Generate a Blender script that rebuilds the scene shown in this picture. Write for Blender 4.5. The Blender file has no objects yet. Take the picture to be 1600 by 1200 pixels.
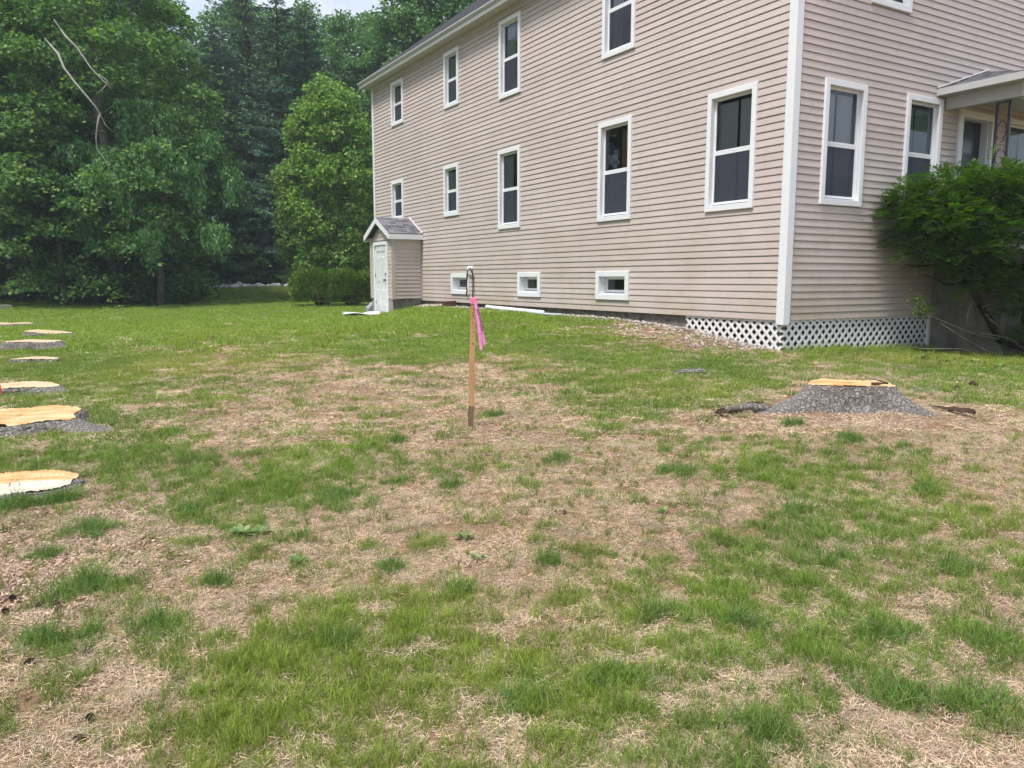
import bpy, math, random
import numpy as np
from mathutils import Vector, Matrix
RNG = np.random.default_rng(7)
random.seed(7)
SC = bpy.context.scene
COL = SC.collection

# ------------------------------------------------------------------ camera, sky, sun, exposure
PITCH = math.radians(7.7)
FPX = 1215.0
CAMZ = 1.55
cam_d = bpy.data.cameras.new('camera'); cam = bpy.data.objects.new('camera', cam_d); COL.objects.link(cam)
cam.location = (0, 0, CAMZ); cam.rotation_euler = (math.pi/2 - PITCH, 0, 0)
cam_d.sensor_width = 36.0; cam_d.lens = 36.0*FPX/1600.0
cam_d.clip_start = 0.05; cam_d.clip_end = 2000
SC.camera = cam

SUN_AZ = Vector((-0.52, -0.54, 0)).normalized()     # horizontal direction towards the sun
SUN_EL = math.radians(64)
sun_dir = Vector((SUN_AZ.x*math.cos(SUN_EL), SUN_AZ.y*math.cos(SUN_EL), math.sin(SUN_EL)))
sd = bpy.data.lights.new('sun', 'SUN'); sd.energy = 3.2; sd.angle = math.radians(13); sd.color = (1.0, 0.965, 0.915)
sun = bpy.data.objects.new('sun', sd); COL.objects.link(sun)
sun.rotation_euler = (-sun_dir).to_track_quat('-Z', 'Y').to_euler()
sun.location = (-20, -20, 40)

world = bpy.data.worlds.new('World'); SC.world = world; world.use_nodes = True
wn = world.node_tree; wn.nodes.clear()
def wnode(t): return wn.nodes.new(t)
sky = wnode('ShaderNodeTexSky'); sky.sky_type = 'NISHITA'; sky.sun_disc = False
sky.sun_elevation = SUN_EL; sky.sun_rotation = math.atan2(SUN_AZ.x, SUN_AZ.y)
bg1 = wnode('ShaderNodeBackground'); bg1.inputs[1].default_value = 0.12
bg2 = wnode('ShaderNodeBackground'); bg2.inputs[1].default_value = 0.74
tc = wnode('ShaderNodeTexCoord'); mp = wnode('ShaderNodeMapping'); mp.inputs['Scale'].default_value = (1.0, 1.0, 2.4)
nz = wnode('ShaderNodeTexNoise'); nz.inputs['Scale'].default_value = 3.2; nz.inputs['Detail'].default_value = 7; nz.inputs['Roughness'].default_value = 0.55
rp = wnode('ShaderNodeValToRGB'); rp.color_ramp.elements[0].position = 0.36; rp.color_ramp.elements[0].color = (0.62, 0.62, 0.62, 1)
rp.color_ramp.elements[1].position = 0.6; rp.color_ramp.elements[1].color = (1, 1, 1, 1)
rc = wnode('ShaderNodeValToRGB'); rc.color_ramp.elements[0].position = 0.36; rc.color_ramp.elements[0].color = (0.60, 0.71, 0.92, 1)
rc.color_ramp.elements[1].position = 0.64; rc.color_ramp.elements[1].color = (0.93, 0.98, 1.06, 1)
mx = wnode('ShaderNodeMixShader'); wo = wnode('ShaderNodeOutputWorld')
wl = wn.links.new
wl(tc.outputs['Generated'], mp.inputs['Vector']); wl(mp.outputs[0], nz.inputs['Vector'])
wl(nz.outputs['Fac'], rp.inputs[0]); wl(nz.outputs['Fac'], rc.inputs[0])
wl(sky.outputs[0], bg1.inputs[0]); wl(rc.outputs[0], bg2.inputs[0])
wl(rp.outputs[0], mx.inputs[0]); wl(bg1.outputs[0], mx.inputs[1]); wl(bg2.outputs[0], mx.inputs[2]); wl(mx.outputs[0], wo.inputs[0])

SC.view_settings.view_transform = 'Standard'; SC.view_settings.look = 'None'
SC.view_settings.gamma = 1.0; SC.view_settings.exposure = 0.56; SC.view_settings.use_curve_mapping = False
SC.render.engine = 'CYCLES'
SC.cycles.max_bounces = 4; SC.cycles.diffuse_bounces = 2; SC.cycles.glossy_bounces = 2; SC.cycles.transmission_bounces = 3; SC.cycles.transparent_max_bounces = 8; SC.cycles.volume_bounces = 0
SC.cycles.use_adaptive_sampling = True; SC.cycles.adaptive_threshold = 0.03; SC.cycles.adaptive_min_samples = 12
SC.cycles.use_denoising = True; SC.cycles.caustics_reflective = False; SC.cycles.caustics_refractive = False

# ------------------------------------------------------------------ pixel <-> world helpers (photo is 1600 x 1200)
CP, SP = math.cos(PITCH), math.sin(PITCH)
def ray(px, py):
    x = (px-800)/FPX; y = -(py-600)/FPX
    return np.array([x, CP + y*SP, -SP + y*CP])
def at_depth(px, py, Y):
    d = ray(px, py); k = Y/d[1]; return Vector((d[0]*k, Y, CAMZ + d[2]*k))
def at_z(px, py, zr):
    d = ray(px, py); k = zr/d[2]; return Vector((d[0]*k, d[1]*k, CAMZ+zr))
def project(X, Y, Z):
    z = Z - CAMZ
    dep = Y*CP - z*SP; up = Y*SP + z*CP
    return 800 + FPX*X/dep, 600 - FPX*up/dep

HANG = math.atan2(0.5116, 0.8592)
Uv = np.array([-0.5116, 0.8592]); Vv = np.array([0.8592, 0.5116])
HC = np.array([3.816, 10.97])
def on_side(px, py):       # side wall plane b=0 -> (a, z)
    d = ray(px, py); n = Vv
    k = HC.dot(n)/(d[0]*n[0]+d[1]*n[1]); P = d*k
    return float((P[:2]-HC).dot(Uv)), float(P[2]+CAMZ)
def on_front(px, py, a0=0.0):      # plane a=a0 -> (b, z)
    d = ray(px, py); n = Uv; o = HC + Uv*a0
    k = o.dot(n)/(d[0]*n[0]+d[1]*n[1]); P = d*k
    return float((P[:2]-HC).dot(Vv)), float(P[2]+CAMZ)
def hw(b, a):              # house local -> world xy
    p = HC + Uv*a + Vv*b; return float(p[0]), float(p[1])

# ------------------------------------------------------------------ terrain height
CT = []
for px, py, zr in [(800,1200,-1.52),(0,1200,-1.52),(1600,1200,-1.5),(400,900,-1.43),(1200,900,-1.41),(0,900,-1.45),(1600,900,-1.37),
                   (736,668,-1.27),(60,790,-1.39),(60,680,-1.31),(1340,645,-1.15),(1600,620,-1.15),(1000,600,-1.13),(400,600,-1.2),
                   (0,560,-1.16),(300,530,-1.1),(700,530,-1.03),(1000,540,-0.98),(700,503,-0.88),(850,512,-0.86),
                   (600,500,-1.0),(100,478,-1.05),(300,470,-1.0),(500,472,-0.93),(400,448,-0.40),(-300,480,-1.05),(540,446,-0.42)]:
    p = at_z(px, py, zr); CT.append((p.x, p.y, p.z))
for b, a, zr in [(0,0,-1.03),(3.4,0,-1.17),(4.8,-1.6,-1.17),(0,1.85,-0.78),(0,4.0,-0.69),(0,7.5,-0.655),(0,10.7,-0.645),(0,12.1,-0.66),
                 (-0.9,12.2,-0.97),(-0.9,13.9,-1.02),(0,16,-1.0),(5,8,-1.0),(9,0,-1.2),(9,16,-1.0),(-2.5,12.8,-1.03)]:
    x, y = hw(b, a); CT.append((x, y, CAMZ+zr))
for x, y, zr in [(-40,62,-.25),(0,62,-.2),(40,62,-.3),(-60,30,-.9),(60,30,-1),(0,220,0),(-220,100,0),(220,100,0),(0,-60,-1.6),(-60,-20,-1.55),(60,-20,-1.5),(0,0,-1.55)]:
    CT.append((x, y, CAMZ+zr))
CT = np.array(CT)
def _rbf():
    n = len(CT); d = np.linalg.norm(CT[:, None, :2]-CT[None, :, :2], axis=2)
    A = np.zeros((n+3, n+3)); A[:n, :n] = d - 0.6*np.eye(n)*0; A[:n, n] = 1; A[:n, n+1:] = CT[:, :2]
    A[n:, :n] = A[:n, n:].T
    b = np.zeros(n+3); b[:n] = CT[:, 2]
    return np.linalg.solve(A, b)
RW = _rbf()
def height(x, y):
    x = np.atleast_1d(np.asarray(x, float)); y = np.atleast_1d(np.asarray(y, float))
    out = np.zeros_like(x)
    for i in range(0, len(x), 20000):
        q = np.stack([x[i:i+20000], y[i:i+20000]], 1)
        d = np.sqrt(((q[:, None, :]-CT[None, :, :2])**2).sum(2) + 0.12) - 0.12**0.5
        out[i:i+20000] = d @ RW[:-3] + RW[-3] + q @ RW[-2:]
    return out + 0.012*(vnoise(x, y, 0.55, 11)-0.5) + 0.02*(vnoise(x, y, 1.7, 12)-0.5)
def vnoise(x, y, scale, seed):
    x = np.asarray(x)/scale; y = np.asarray(y)/scale
    xi = np.floor(x).astype(np.int64); yi = np.floor(y).astype(np.int64); fx = x-xi; fy = y-yi
    fx = fx*fx*(3-2*fx); fy = fy*fy*(3-2*fy)
    def h(a, b):
        n = (a*374761393 + b*668265263 + seed*1442695041) & 0xffffffff
        n = ((n ^ (n >> 13))*1274126177) & 0xffffffff
        return ((n ^ (n >> 16)) & 0xffff)/65535.0
    return (h(xi, yi)*(1-fx)+h(xi+1, yi)*fx)*(1-fy) + (h(xi, yi+1)*(1-fx)+h(xi+1, yi+1)*fx)*fy
def gz(x, y): return float(height([x], [y])[0])
def on_ground(px, py):
    d = ray(px, py); k = 1.0; lo, hi = 0.5, 120.0
    ks = np.linspace(0.5, 90, 3000); P = d[None, :]*ks[:, None]
    below = (P[:, 2]+CAMZ) < height(P[:, 0], P[:, 1])
    i = int(np.argmax(below)); k = ks[i]
    for _ in range(3):
        k0 = ks[max(i-1, 0)]; kk = np.linspace(k0, k, 40); P = d[None, :]*kk[:, None]
        j = int(np.argmax((P[:, 2]+CAMZ) < height(P[:, 0], P[:, 1]))); k = kk[j]; break
    return float(d[0]*k), float(d[1]*k), gz(d[0]*k, d[1]*k)

# ------------------------------------------------------------------ object helpers
def tag(o, label=None, cat=None, group=None, kind=None):
    if label: o['label'] = label
    if cat: o['category'] = cat
    if group: o['group'] = group
    if kind: o['kind'] = kind
    return o
def empty(name, loc=(0, 0, 0), rz=0, parent=None):
    o = bpy.data.objects.new(name, None); COL.objects.link(o)
    o.location = loc; o.rotation_euler = (0, 0, rz); o.empty_display_size = 0.2
    if parent: o.parent = parent
    return o
def link_mesh(name, me, mat, parent=None):
    if mat is not None and not me.materials: me.materials.append(mat)
    o = bpy.data.objects.new(name, me); COL.objects.link(o)
    if parent: o.parent = parent
    return o
def np_mesh(name, V, F, smooth=False):
    """V (n,3), F (m,k) all the same k"""
    me = bpy.data.meshes.new(name)
    V = np.ascontiguousarray(V, dtype=np.float32); F = np.ascontiguousarray(F, dtype=np.int32)
    m, k = F.shape
    me.vertices.add(len(V)); me.vertices.foreach_set('co', V.ravel())
    me.loops.add(m*k); me.loops.foreach_set('vertex_index', F.ravel())
    me.polygons.add(m); me.polygons.foreach_set('loop_start', np.arange(0, m*k, k, dtype=np.int32))
    try: me.polygons.foreach_set('loop_total', np.full(m, k, dtype=np.int32))
    except Exception: pass
    if smooth: me.polygons.foreach_set('use_smooth', np.ones(m, dtype=bool))
    me.update(calc_edges=True); me.validate()
    return me
class MB:
    def __init__(s): s.v = []; s.f = []
    def box(s, x0, x1, y0, y1, z0, z1):
        n = len(s.v)
        s.v += [(x0,y0,z0),(x1,y0,z0),(x1,y1,z0),(x0,y1,z0),(x0,y0,z1),(x1,y0,z1),(x1,y1,z1),(x0,y1,z1)]
        s.f += [tuple(n+i for i in q) for q in ((0,3,2,1),(4,5,6,7),(0,1,5,4),(1,2,6,5),(2,3,7,6),(3,0,4,7))]
        return s
    def hexa(s, pts):
        n = len(s.v); s.v += [tuple(p) for p in pts]
        s.f += [tuple(n+i for i in q) for q in ((0,3,2,1),(4,5,6,7),(0,1,5,4),(1,2,6,5),(2,3,7,6),(3,0,4,7))]
        return s
    def quad(s, *pts):
        n = len(s.v); s.v += [tuple(p) for p in pts]; s.f.append(tuple(range(n, n+len(pts)))); return s
    def prism(s, poly, axis, d0, d1):
        """poly: 2-D points, extruded along axis 'x','y' or 'z' from d0 to d1"""
        n = len(s.v); k = len(poly)
        mk = {'x': lambda p, d: (d, p[0], p[1]), 'y': lambda p, d: (p[0], d, p[1]), 'z': lambda p, d: (p[0], p[1], d)}[axis]
        for d in (d0, d1): s.v += [mk(p, d) for p in poly]
        s.f.append(tuple(range(n+k-1, n-1, -1))); s.f.append(tuple(range(n+k, n+2*k)))
        for i in range(k): j = (i+1) % k; s.f.append((n+i, n+j, n+k+j, n+k+i))
        return s
    def tube(s, pts, rad, seg=8, cap=True):
        pts = [Vector(p) for p in pts]; m = len(pts); n = len(s.v)
        up = Vector((0.13, 0.07, 1)).normalized(); prev = None
        for i, p in enumerate(pts):
            t = (pts[min(i+1, m-1)]-pts[max(i-1, 0)])
            t = t.normalized() if t.length > 1e-9 else Vector((0, 0, 1))
            if prev is None:
                a = Vector((1, 0, 0)) if abs(t.x) < 0.8 else Vector((0, 1, 0)); a = (a - t*a.dot(t)).normalized()
            else: a = (prev - t*prev.dot(t)).normalized()
            prev = a; b = t.cross(a); r = rad[i] if hasattr(rad, '__len__') else rad
            for k in range(seg):
                an = 2*math.pi*k/seg; s.v.append(tuple(p + a*(r*math.cos(an)) + b*(r*math.sin(an))))
        for i in range(m-1):
            for k in range(seg):
                k2 = (k+1) % seg
                s.f.append((n+i*seg+k, n+i*seg+k2, n+(i+1)*seg+k2, n+(i+1)*seg+k))
        if cap:
            s.f.append(tuple(n+k for k in range(seg-1, -1, -1))); s.f.append(tuple(n+(m-1)*seg+k for k in range(seg)))
        return s
    def mesh(s, name, smooth=False):
        me = bpy.data.meshes.new(name); me.from_pydata(s.v, [], s.f); me.update()
        if smooth: me.polygons.foreach_set('use_smooth', np.ones(len(me.polygons), dtype=bool))
        return me
    def build(s, name, mat, parent=None, smooth=False, bevel=0):
        o = link_mesh(name, s.mesh(name, smooth), mat, parent)
        if bevel:
            md = o.modifiers.new('bevel', 'BEVEL'); md.width = bevel; md.segments = 2; md.limit_method = 'ANGLE'; md.angle_limit = 0.7
        return o

# ------------------------------------------------------------------ materials
def new_mat(name):
    m = bpy.data.materials.new(name); m.use_nodes = True; nt = m.node_tree; nt.nodes.clear()
    out = nt.nodes.new('ShaderNodeOutputMaterial'); return m, nt, out
def ramp(nt, stops, fac=None, interp='LINEAR'):
    r = nt.nodes.new('ShaderNodeValToRGB'); cr = r.color_ramp; cr.interpolation = interp
    while len(cr.elements) > 1: cr.elements.remove(cr.elements[-1])
    cr.elements[0].position = stops[0][0]; cr.elements[0].color = (*stops[0][1], 1)
    for p, c in stops[1:]:
        e = cr.elements.new(p); e.color = (*c, 1)
    if fac is not None: nt.links.new(fac, r.inputs[0])
    return r
def noise(nt, scale, detail=4, rough=0.55, coord='Object', stretch=None):
    t = nt.nodes.new('ShaderNodeTexCoord'); n = nt.nodes.new('ShaderNodeTexNoise')
    n.inputs['Scale'].default_value = scale; n.inputs['Detail'].default_value = detail; n.inputs['Roughness'].default_value = rough
    src = t.outputs[coord]
    if coord == 'World':
        src = None
    if stretch:
        mp = nt.nodes.new('ShaderNodeMapping'); mp.inputs['Scale'].default_value = stretch
        nt.links.new(src, mp.inputs[0]); src = mp.outputs[0]
    nt.links.new(src, n.inputs['Vector']); return n
def wpos(nt, scale=(1, 1, 1)):
    g = nt.nodes.new('ShaderNodeNewGeometry'); mp = nt.nodes.new('ShaderNodeMapping'); mp.inputs['Scale'].default_value = scale
    nt.links.new(g.outputs['Position'], mp.inputs[0]); return mp.outputs[0]
def wnoise(nt, scale, detail=4, rough=0.55, stretch=(1, 1, 1)):
    n = nt.nodes.new('ShaderNodeTexNoise'); n.inputs['Scale'].default_value = scale; n.inputs['Detail'].default_value = detail
    n.inputs['Roughness'].default_value = rough; nt.links.new(wpos(nt, stretch), n.inputs['Vector']); return n
def mixc(nt, a, b, fac, mode='MIX'):
    m = nt.nodes.new('ShaderNodeMix'); m.data_type = 'RGBA'; m.blend_type = mode
    for v, i in ((fac, 0), (a, 6), (b, 7)):
        if isinstance(v, (int, float)): m.inputs[i].default_value = v
        elif isinstance(v, tuple): m.inputs[i].default_value = (*v, 1) if len(v) == 3 else v
        else: nt.links.new(v, m.inputs[i])
    return m.outputs[2]
def bump(nt, h, strength=0.3, dist=0.01):
    b = nt.nodes.new('ShaderNodeBump'); b.inputs['Strength'].default_value = strength; b.inputs['Distance'].default_value = dist
    nt.links.new(h, b.inputs['Height']); return b.outputs[0]
def principled(nt, out, col, rough=0.6, spec=0.4, normal=None):
    b = nt.nodes.new('ShaderNodeBsdfPrincipled')
    if isinstance(col, tuple): b.inputs['Base Color'].default_value = (*col, 1)
    else: nt.links.new(col, b.inputs['Base Color'])
    if isinstance(rough, (int, float)): b.inputs['Roughness'].default_value = rough
    else: nt.links.new(rough, b.inputs['Roughness'])
    b.inputs['Specular IOR Level'].default_value = spec
    if normal is not None: nt.links.new(normal, b.inputs['Normal'])
    nt.links.new(b.outputs[0], out.inputs[0]); return b
def simple(name, c1, c2, scale=8, rough=0.7, spec=0.3, bmp=0.0, bscale=60, stretch=(1, 1, 1), bdist=0.01):
    m, nt, out = new_mat(name)
    n = wnoise(nt, scale, 5, 0.6, stretch); r = ramp(nt, [(0.3, c1), (0.7, c2)], n.outputs['Fac'])
    nm = None
    if bmp: nm = bump(nt, wnoise(nt, bscale, 4, 0.6, stretch).outputs['Fac'], bmp, bdist)
    principled(nt, out, r.outputs[0], rough, spec, nm); return m
def leaf_mat(name, stops, trans=0.35, rough=0.55, spec=0.25, tcol=1.25):
    """leaf colours vary leaf by leaf (random per island)"""
    m, nt, out = new_mat(name)
    g = nt.nodes.new('ShaderNodeNewGeometry'); r = ramp(nt, stops, g.outputs['Random Per Island'])
    b = nt.nodes.new('ShaderNodeBsdfPrincipled'); nt.links.new(r.outputs[0], b.inputs['Base Color'])
    b.inputs['Roughness'].default_value = rough; b.inputs['Specular IOR Level'].default_value = spec
    t = nt.nodes.new('ShaderNodeBsdfTranslucent')
    nt.links.new(mixc(nt, r.outputs[0], (1.0*tcol, 1.1*tcol, 0.45*tcol), 1.0, 'MULTIPLY'), t.inputs[0])
    mx = nt.nodes.new('ShaderNodeMixShader'); mx.inputs[0].default_value = trans
    nt.links.new(b.outputs[0], mx.inputs[1]); nt.links.new(t.outputs[0], mx.inputs[2]); nt.links.new(mx.outputs[0], out.inputs[0])
    return m

M = {}
def make_siding(name, c_a, c_b):
    m, nt, out = new_mat(name)
    n1 = wnoise(nt, 0.9, 4, 0.55); base = ramp(nt, [(0.3, c_a), (0.7, c_b)], n1.outputs['Fac'])
    oi = nt.nodes.new('ShaderNodeObjectInfo')
    var = ramp(nt, [(0, (0.955, 0.95, 0.955)), (1, (1.02, 1.015, 1.01))], oi.outputs['Random'])
    c = mixc(nt, base.outputs[0], var.outputs[0], 1.0, 'MULTIPLY')
    # weather stains: yellow-green film and grime streaks low on the wall
    gp = nt.nodes.new('ShaderNodeNewGeometry'); sx = nt.nodes.new('ShaderNodeSeparateXYZ'); nt.links.new(gp.outputs['Position'], sx.inputs[0])
    mr = nt.nodes.new('ShaderNodeMapRange'); mr.inputs[1].default_value = 3.0; mr.inputs[2].default_value = 0.9; nt.links.new(sx.outputs[2], mr.inputs[0])
    n2 = wnoise(nt, 1.1, 6, 0.68, (1, 1, 1.6)); st = ramp(nt, [(0.44, (0, 0, 0)), (0.76, (0.8, 0.8, 0.8))], n2.outputs['Fac'])
    mu = nt.nodes.new('ShaderNodeMath'); mu.operation = 'MULTIPLY'; nt.links.new(mr.outputs[0], mu.inputs[0]); nt.links.new(st.outputs[0], mu.inputs[1])
    c = mixc(nt, c, (0.40, 0.33, 0.19), mu.outputs[0])
    n4 = wnoise(nt, 5.0, 5, 0.7, (1, 1, 0.35)); s4 = ramp(nt, [(0.55, (0, 0, 0)), (0.8, (0.30, 0.30, 0.30))], n4.outputs['Fac'])
    c = mixc(nt, c, (0.33, 0.28, 0.26), s4.outputs[0])
    n5 = wnoise(nt, 28.0, 3, 0.6); s5 = ramp(nt, [(0.35, (0.97, 0.97, 0.97)), (0.65, (1.02, 1.02, 1.02))], n5.outputs['Fac'])
    c = mixc(nt, c, s5.outputs[0], 1.0, 'MULTIPLY')
    n3 = wnoise(nt, 90, 3, 0.6, (1, 1, 6)); nb = bump(nt, n3.outputs['Fac'], 0.10, 0.004)
    principled(nt, out, c, 0.5, 0.25, nb); return m
M['siding'] = make_siding('vinyl_siding', (0.54, 0.463, 0.428), (0.60, 0.522, 0.485))
def white_mat(name, base, dirt, rough=0.4):
    m, nt, out = new_mat(name)
    n = wnoise(nt, 6, 6, 0.7, (1, 1, 0.5)); r = ramp(nt, [(0.35, base), (0.62, base), (0.85, dirt)], n.outputs['Fac'])
    principled(nt, out, r.outputs[0], rough, 0.35, bump(nt, wnoise(nt, 60, 3).outputs['Fac'], 0.05, 0.004)); return m
M['white'] = white_mat('white_vinyl_trim', (0.82, 0.83, 0.85), (0.62, 0.62, 0.60))
M['lattice'] = white_mat('white_lattice', (0.80, 0.79, 0.79), (0.55, 0.52, 0.46), 0.5)
M['gutter'] = white_mat('painted_fascia', (0.50, 0.50, 0.50), (0.33, 0.33, 0.32), 0.5)
M['soffit'] = simple('soffit', (0.50, 0.46, 0.44), (0.56, 0.52, 0.50), 3)
M['backing'] = simple('wall_backing', (0.30, 0.26, 0.24), (0.34, 0.30, 0.28), 3)
M['door'] = simple('door_paint', (0.64, 0.66, 0.65), (0.72, 0.73, 0.72), 3, 0.45, 0.35)
M['dark_door'] = simple('navy_door', (0.012, 0.016, 0.03), (0.018, 0.022, 0.04), 3, 0.35, 0.5)
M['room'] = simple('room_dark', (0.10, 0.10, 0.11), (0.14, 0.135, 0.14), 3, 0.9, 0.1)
M['curtain'] = simple('curtain', (0.66, 0.70, 0.71), (0.82, 0.85, 0.85), 20, 0.9, 0.05, stretch=(4, 4, 0.3))
M['brown_blind'] = simple('brown_blind', (0.34, 0.19, 0.10), (0.44, 0.27, 0.15), 6, 0.8, 0.1)
M['green_curtain'] = simple('green_curtain', (0.2, 0.33, 0.28), (0.36, 0.5, 0.44), 20, 0.9, 0.05, stretch=(4, 4, 0.3))
M['metal'] = simple('black_iron', (0.012, 0.012, 0.014), (0.03, 0.03, 0.03), 20, 0.45, 0.5)
M['brass'] = simple('knob', (0.05, 0.045, 0.04), (0.09, 0.08, 0.06), 20, 0.35, 0.6)
M['concrete'] = simple('foundation_concrete', (0.10, 0.092, 0.085), (0.30, 0.28, 0.26), 7, 0.92, 0.1, 0.6, 25, bdist=0.03)
M['block'] = simple('mossy_block', (0.14, 0.13, 0.105), (0.27, 0.25, 0.21), 4, 0.9, 0.1, 0.4, 50)
M['white_fabric'] = simple('white_sheet', (0.8, 0.82, 0.84), (0.88, 0.89, 0.9), 6, 0.7, 0.2)
def glass_mat():
    m, nt, out = new_mat('window_glass')
    fr = nt.nodes.new('ShaderNodeFresnel'); fr.inputs[0].default_value = 1.7
    tr = nt.nodes.new('ShaderNodeBsdfTransparent'); tr.inputs[0].default_value = (0.88, 0.92, 0.93, 1)
    gl = nt.nodes.new('ShaderNodeBsdfGlossy'); gl.inputs['Roughness'].default_value = 0.02; gl.inputs[0].default_value = (0.9, 0.93, 1, 1)
    n = wnoise(nt, 2.0, 2, 0.5); nt.links.new(bump(nt, n.outputs['Fac'], 0.05, 0.05), gl.inputs['Normal'])
    mx = nt.nodes.new('ShaderNodeMixShader'); nt.links.new(fr.outputs[0], mx.inputs[0]); nt.links.new(tr.outputs[0], mx.inputs[1]); nt.links.new(gl.outputs[0], mx.inputs[2])
    nt.links.new(mx.outputs[0], out.inputs[0]); return m
M['glass'] = glass_mat()
def screen_mat():
    m, nt, out = new_mat('insect_screen')
    tr = nt.nodes.new('ShaderNodeBsdfTransparent'); df = nt.nodes.new('ShaderNodeBsdfDiffuse'); df.inputs[0].default_value = (0.075, 0.08, 0.105, 1)
    mx = nt.nodes.new('ShaderNodeMixShader'); mx.inputs[0].default_value = 0.62
    nt.links.new(tr.outputs[0], mx.inputs[1]); nt.links.new(df.outputs[0], mx.inputs[2]); nt.links.new(mx.outputs[0], out.inputs[0]); return m
M['screen'] = screen_mat()
def shingle_mat():
    m, nt, out = new_mat('asphalt_shingle')
    oi = nt.nodes.new('ShaderNodeObjectInfo'); r = ramp(nt, [(0, (0.10, 0.10, 0.115)), (0.5, (0.16, 0.16, 0.175)), (1, (0.24, 0.23, 0.25))], oi.outputs['Random'])
    n = wnoise(nt, 60, 4, 0.7); g = ramp(nt, [(0.3, (0.7, 0.7, 0.7)), (0.7, (1.2, 1.2, 1.2))], n.outputs['Fac'])
    principled(nt, out, mixc(nt, r.outputs[0], g.outputs[0], 1.0, 'MULTIPLY'), 0.92, 0.15, bump(nt, n.outputs['Fac'], 0.5, 0.006)); return m
M['shingle'] = shingle_mat()

# ------------------------------------------------------------------ ground sheet
def spaced(lo, hi, fine_lo, fine_hi, fine, grow):
    xs = list(np.arange(fine_lo, fine_hi+1e-6, fine)); s = fine
    x = fine_hi
    while x < hi: s *= grow; x += s; xs.append(min(x, hi))
    s = fine; x = fine_lo
    while x > lo: s *= grow; x -= s; xs.insert(0, max(x, lo))
    return np.array(sorted(set(np.round(xs, 4))))
gx = spaced(-400, 400, -12, 12, 0.11, 1.05); gy = spaced(-120, 900, 1.0, 24, 0.11, 1.05)
GX, GY = np.meshgrid(gx, gy); H = height(GX.ravel(), GY.ravel())
far = np.hypot(GX.ravel(), GY.ravel())
H = np.where(far > 150, CAMZ+0.0*far, H)
nx, ny = len(gx), len(gy); idx = np.arange(nx*ny).reshape(ny, nx)
gF = np.stack([idx[:-1, :-1], idx[:-1, 1:], idx[1:, 1:], idx[1:, :-1]], -1).reshape(-1, 4)
gme = np_mesh('ground', np.stack([GX.ravel(), GY.ravel(), H], 1), gF, True)

# how much living grass covers each part of the yard (0 bare, 9 lush), by rows from the far lawn to the feet of the viewer
COVER = ["9999999999999999",   # 460
         "9999999998599999",   # 500
         "8876799987547888",   # 540
         "8875433357895578",   # 580
         "7767332247974456",   # 620
         "6863354445553343",   # 660
         "8874664423456543",   # 700
         "7676874432466653",   # 740
         "2367864233556564",   # 780
         "2346533332466655",   # 820
         "1245434344576566",   # 860
         "1434454345687665",   # 900
         "1353676435667765",   # 940
         "2354787544667654",   # 980
         "4456888775567675",   # 1020
         "4347888888754644",   # 1060
         "4358877788756554",   # 1100
         "5468766577565443",   # 1140
         "4367655464454433"]   # 1180
CV = np.array([[int(c) for c in r] for r in COVER], float)
def cover(x, y, z):
    px, py = project(x, y, z)
    wob = 26*(vnoise(x, y, 0.9, 31)-0.5)*2
    gxp = np.clip((px+wob-50)/100.0, 0, 14.999); gyp = np.clip((py+wob*0.5-460)/40.0, 0, 17.999)
    gxp = np.where(np.isfinite(gxp), gxp, 0); gyp = np.where(np.isfinite(gyp), gyp, 17.9)
    i = gyp.astype(int); j = gxp.astype(int); fy = gyp-i; fx = gxp-j
    v = (CV[i, j]*(1-fx)+CV[i, j+1]*fx)*(1-fy) + (CV[i+1, j]*(1-fx)+CV[i+1, j+1]*fx)*fy
    v = v + 2.2*(vnoise(x, y, 0.42, 32)-0.5) + 1.6*(vnoise(x, y, 0.17, 33)-0.5)
    v = np.where(y < 1.6, 5 + 4*(vnoise(x, y, 0.5, 34)-0.5), v)
    return np.clip(v/9.0, 0, 1)
gcov = cover(GX.ravel(), np.maximum(GY.ravel(), 0.5), H)
at = gme.attributes.new('cover', 'FLOAT', 'POINT'); at.data.foreach_set('value', gcov.astype(np.float32))
def ground_mat():
    m, nt, out = new_mat('lawn_soil_and_thatch')
    a = nt.nodes.new('ShaderNodeAttribute'); a.attribute_name = 'cover'
    n1 = wnoise(nt, 26, 6, 0.7); soil = ramp(nt, [(0.28, (0.13, 0.075, 0.052)), (0.5, (0.36, 0.235, 0.17)), (0.72, (0.58, 0.42, 0.32))], n1.outputs['Fac'])
    n2 = wnoise(nt, 140, 4, 0.7); fine = ramp(nt, [(0.35, (0.62, 0.62, 0.62)), (0.65, (1.15, 1.12, 1.08))], n2.outputs['Fac'])
    c = mixc(nt, soil.outputs[0], fine.outputs[0], 1.0, 'MULTIPLY')
    n5 = wnoise(nt, 1.6, 3, 0.5); tint = ramp(nt, [(0.35, (1.0, 0.93, 0.90)), (0.65, (1.0, 1.0, 0.88))], n5.outputs['Fac'])
    c = mixc(nt, c, tint.outputs[0], 1.0, 'MULTIPLY')
    n3 = wnoise(nt, 34, 4, 0.65); gr = ramp(nt, [(0.3, (0.055, 0.10, 0.018)), (0.7, (0.14, 0.21, 0.035))], n3.outputs['Fac'])
    f = ramp(nt, [(0.55, (0, 0, 0)), (0.95, (0.92, 0.92, 0.92))], a.outputs['Fac'])
    c = mixc(nt, c, gr.outputs[0], f.outputs[0])
    principled(nt, out, c, 0.95, 0.1, bump(nt, n2.outputs['Fac'], 0.7, 0.02)); return m
M['ground'] = ground_mat()
ground = link_mesh('ground', gme, M['ground']); tag(ground, 'patchy lawn ground of soil, thatch and grass', 'ground', kind='structure')

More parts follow.
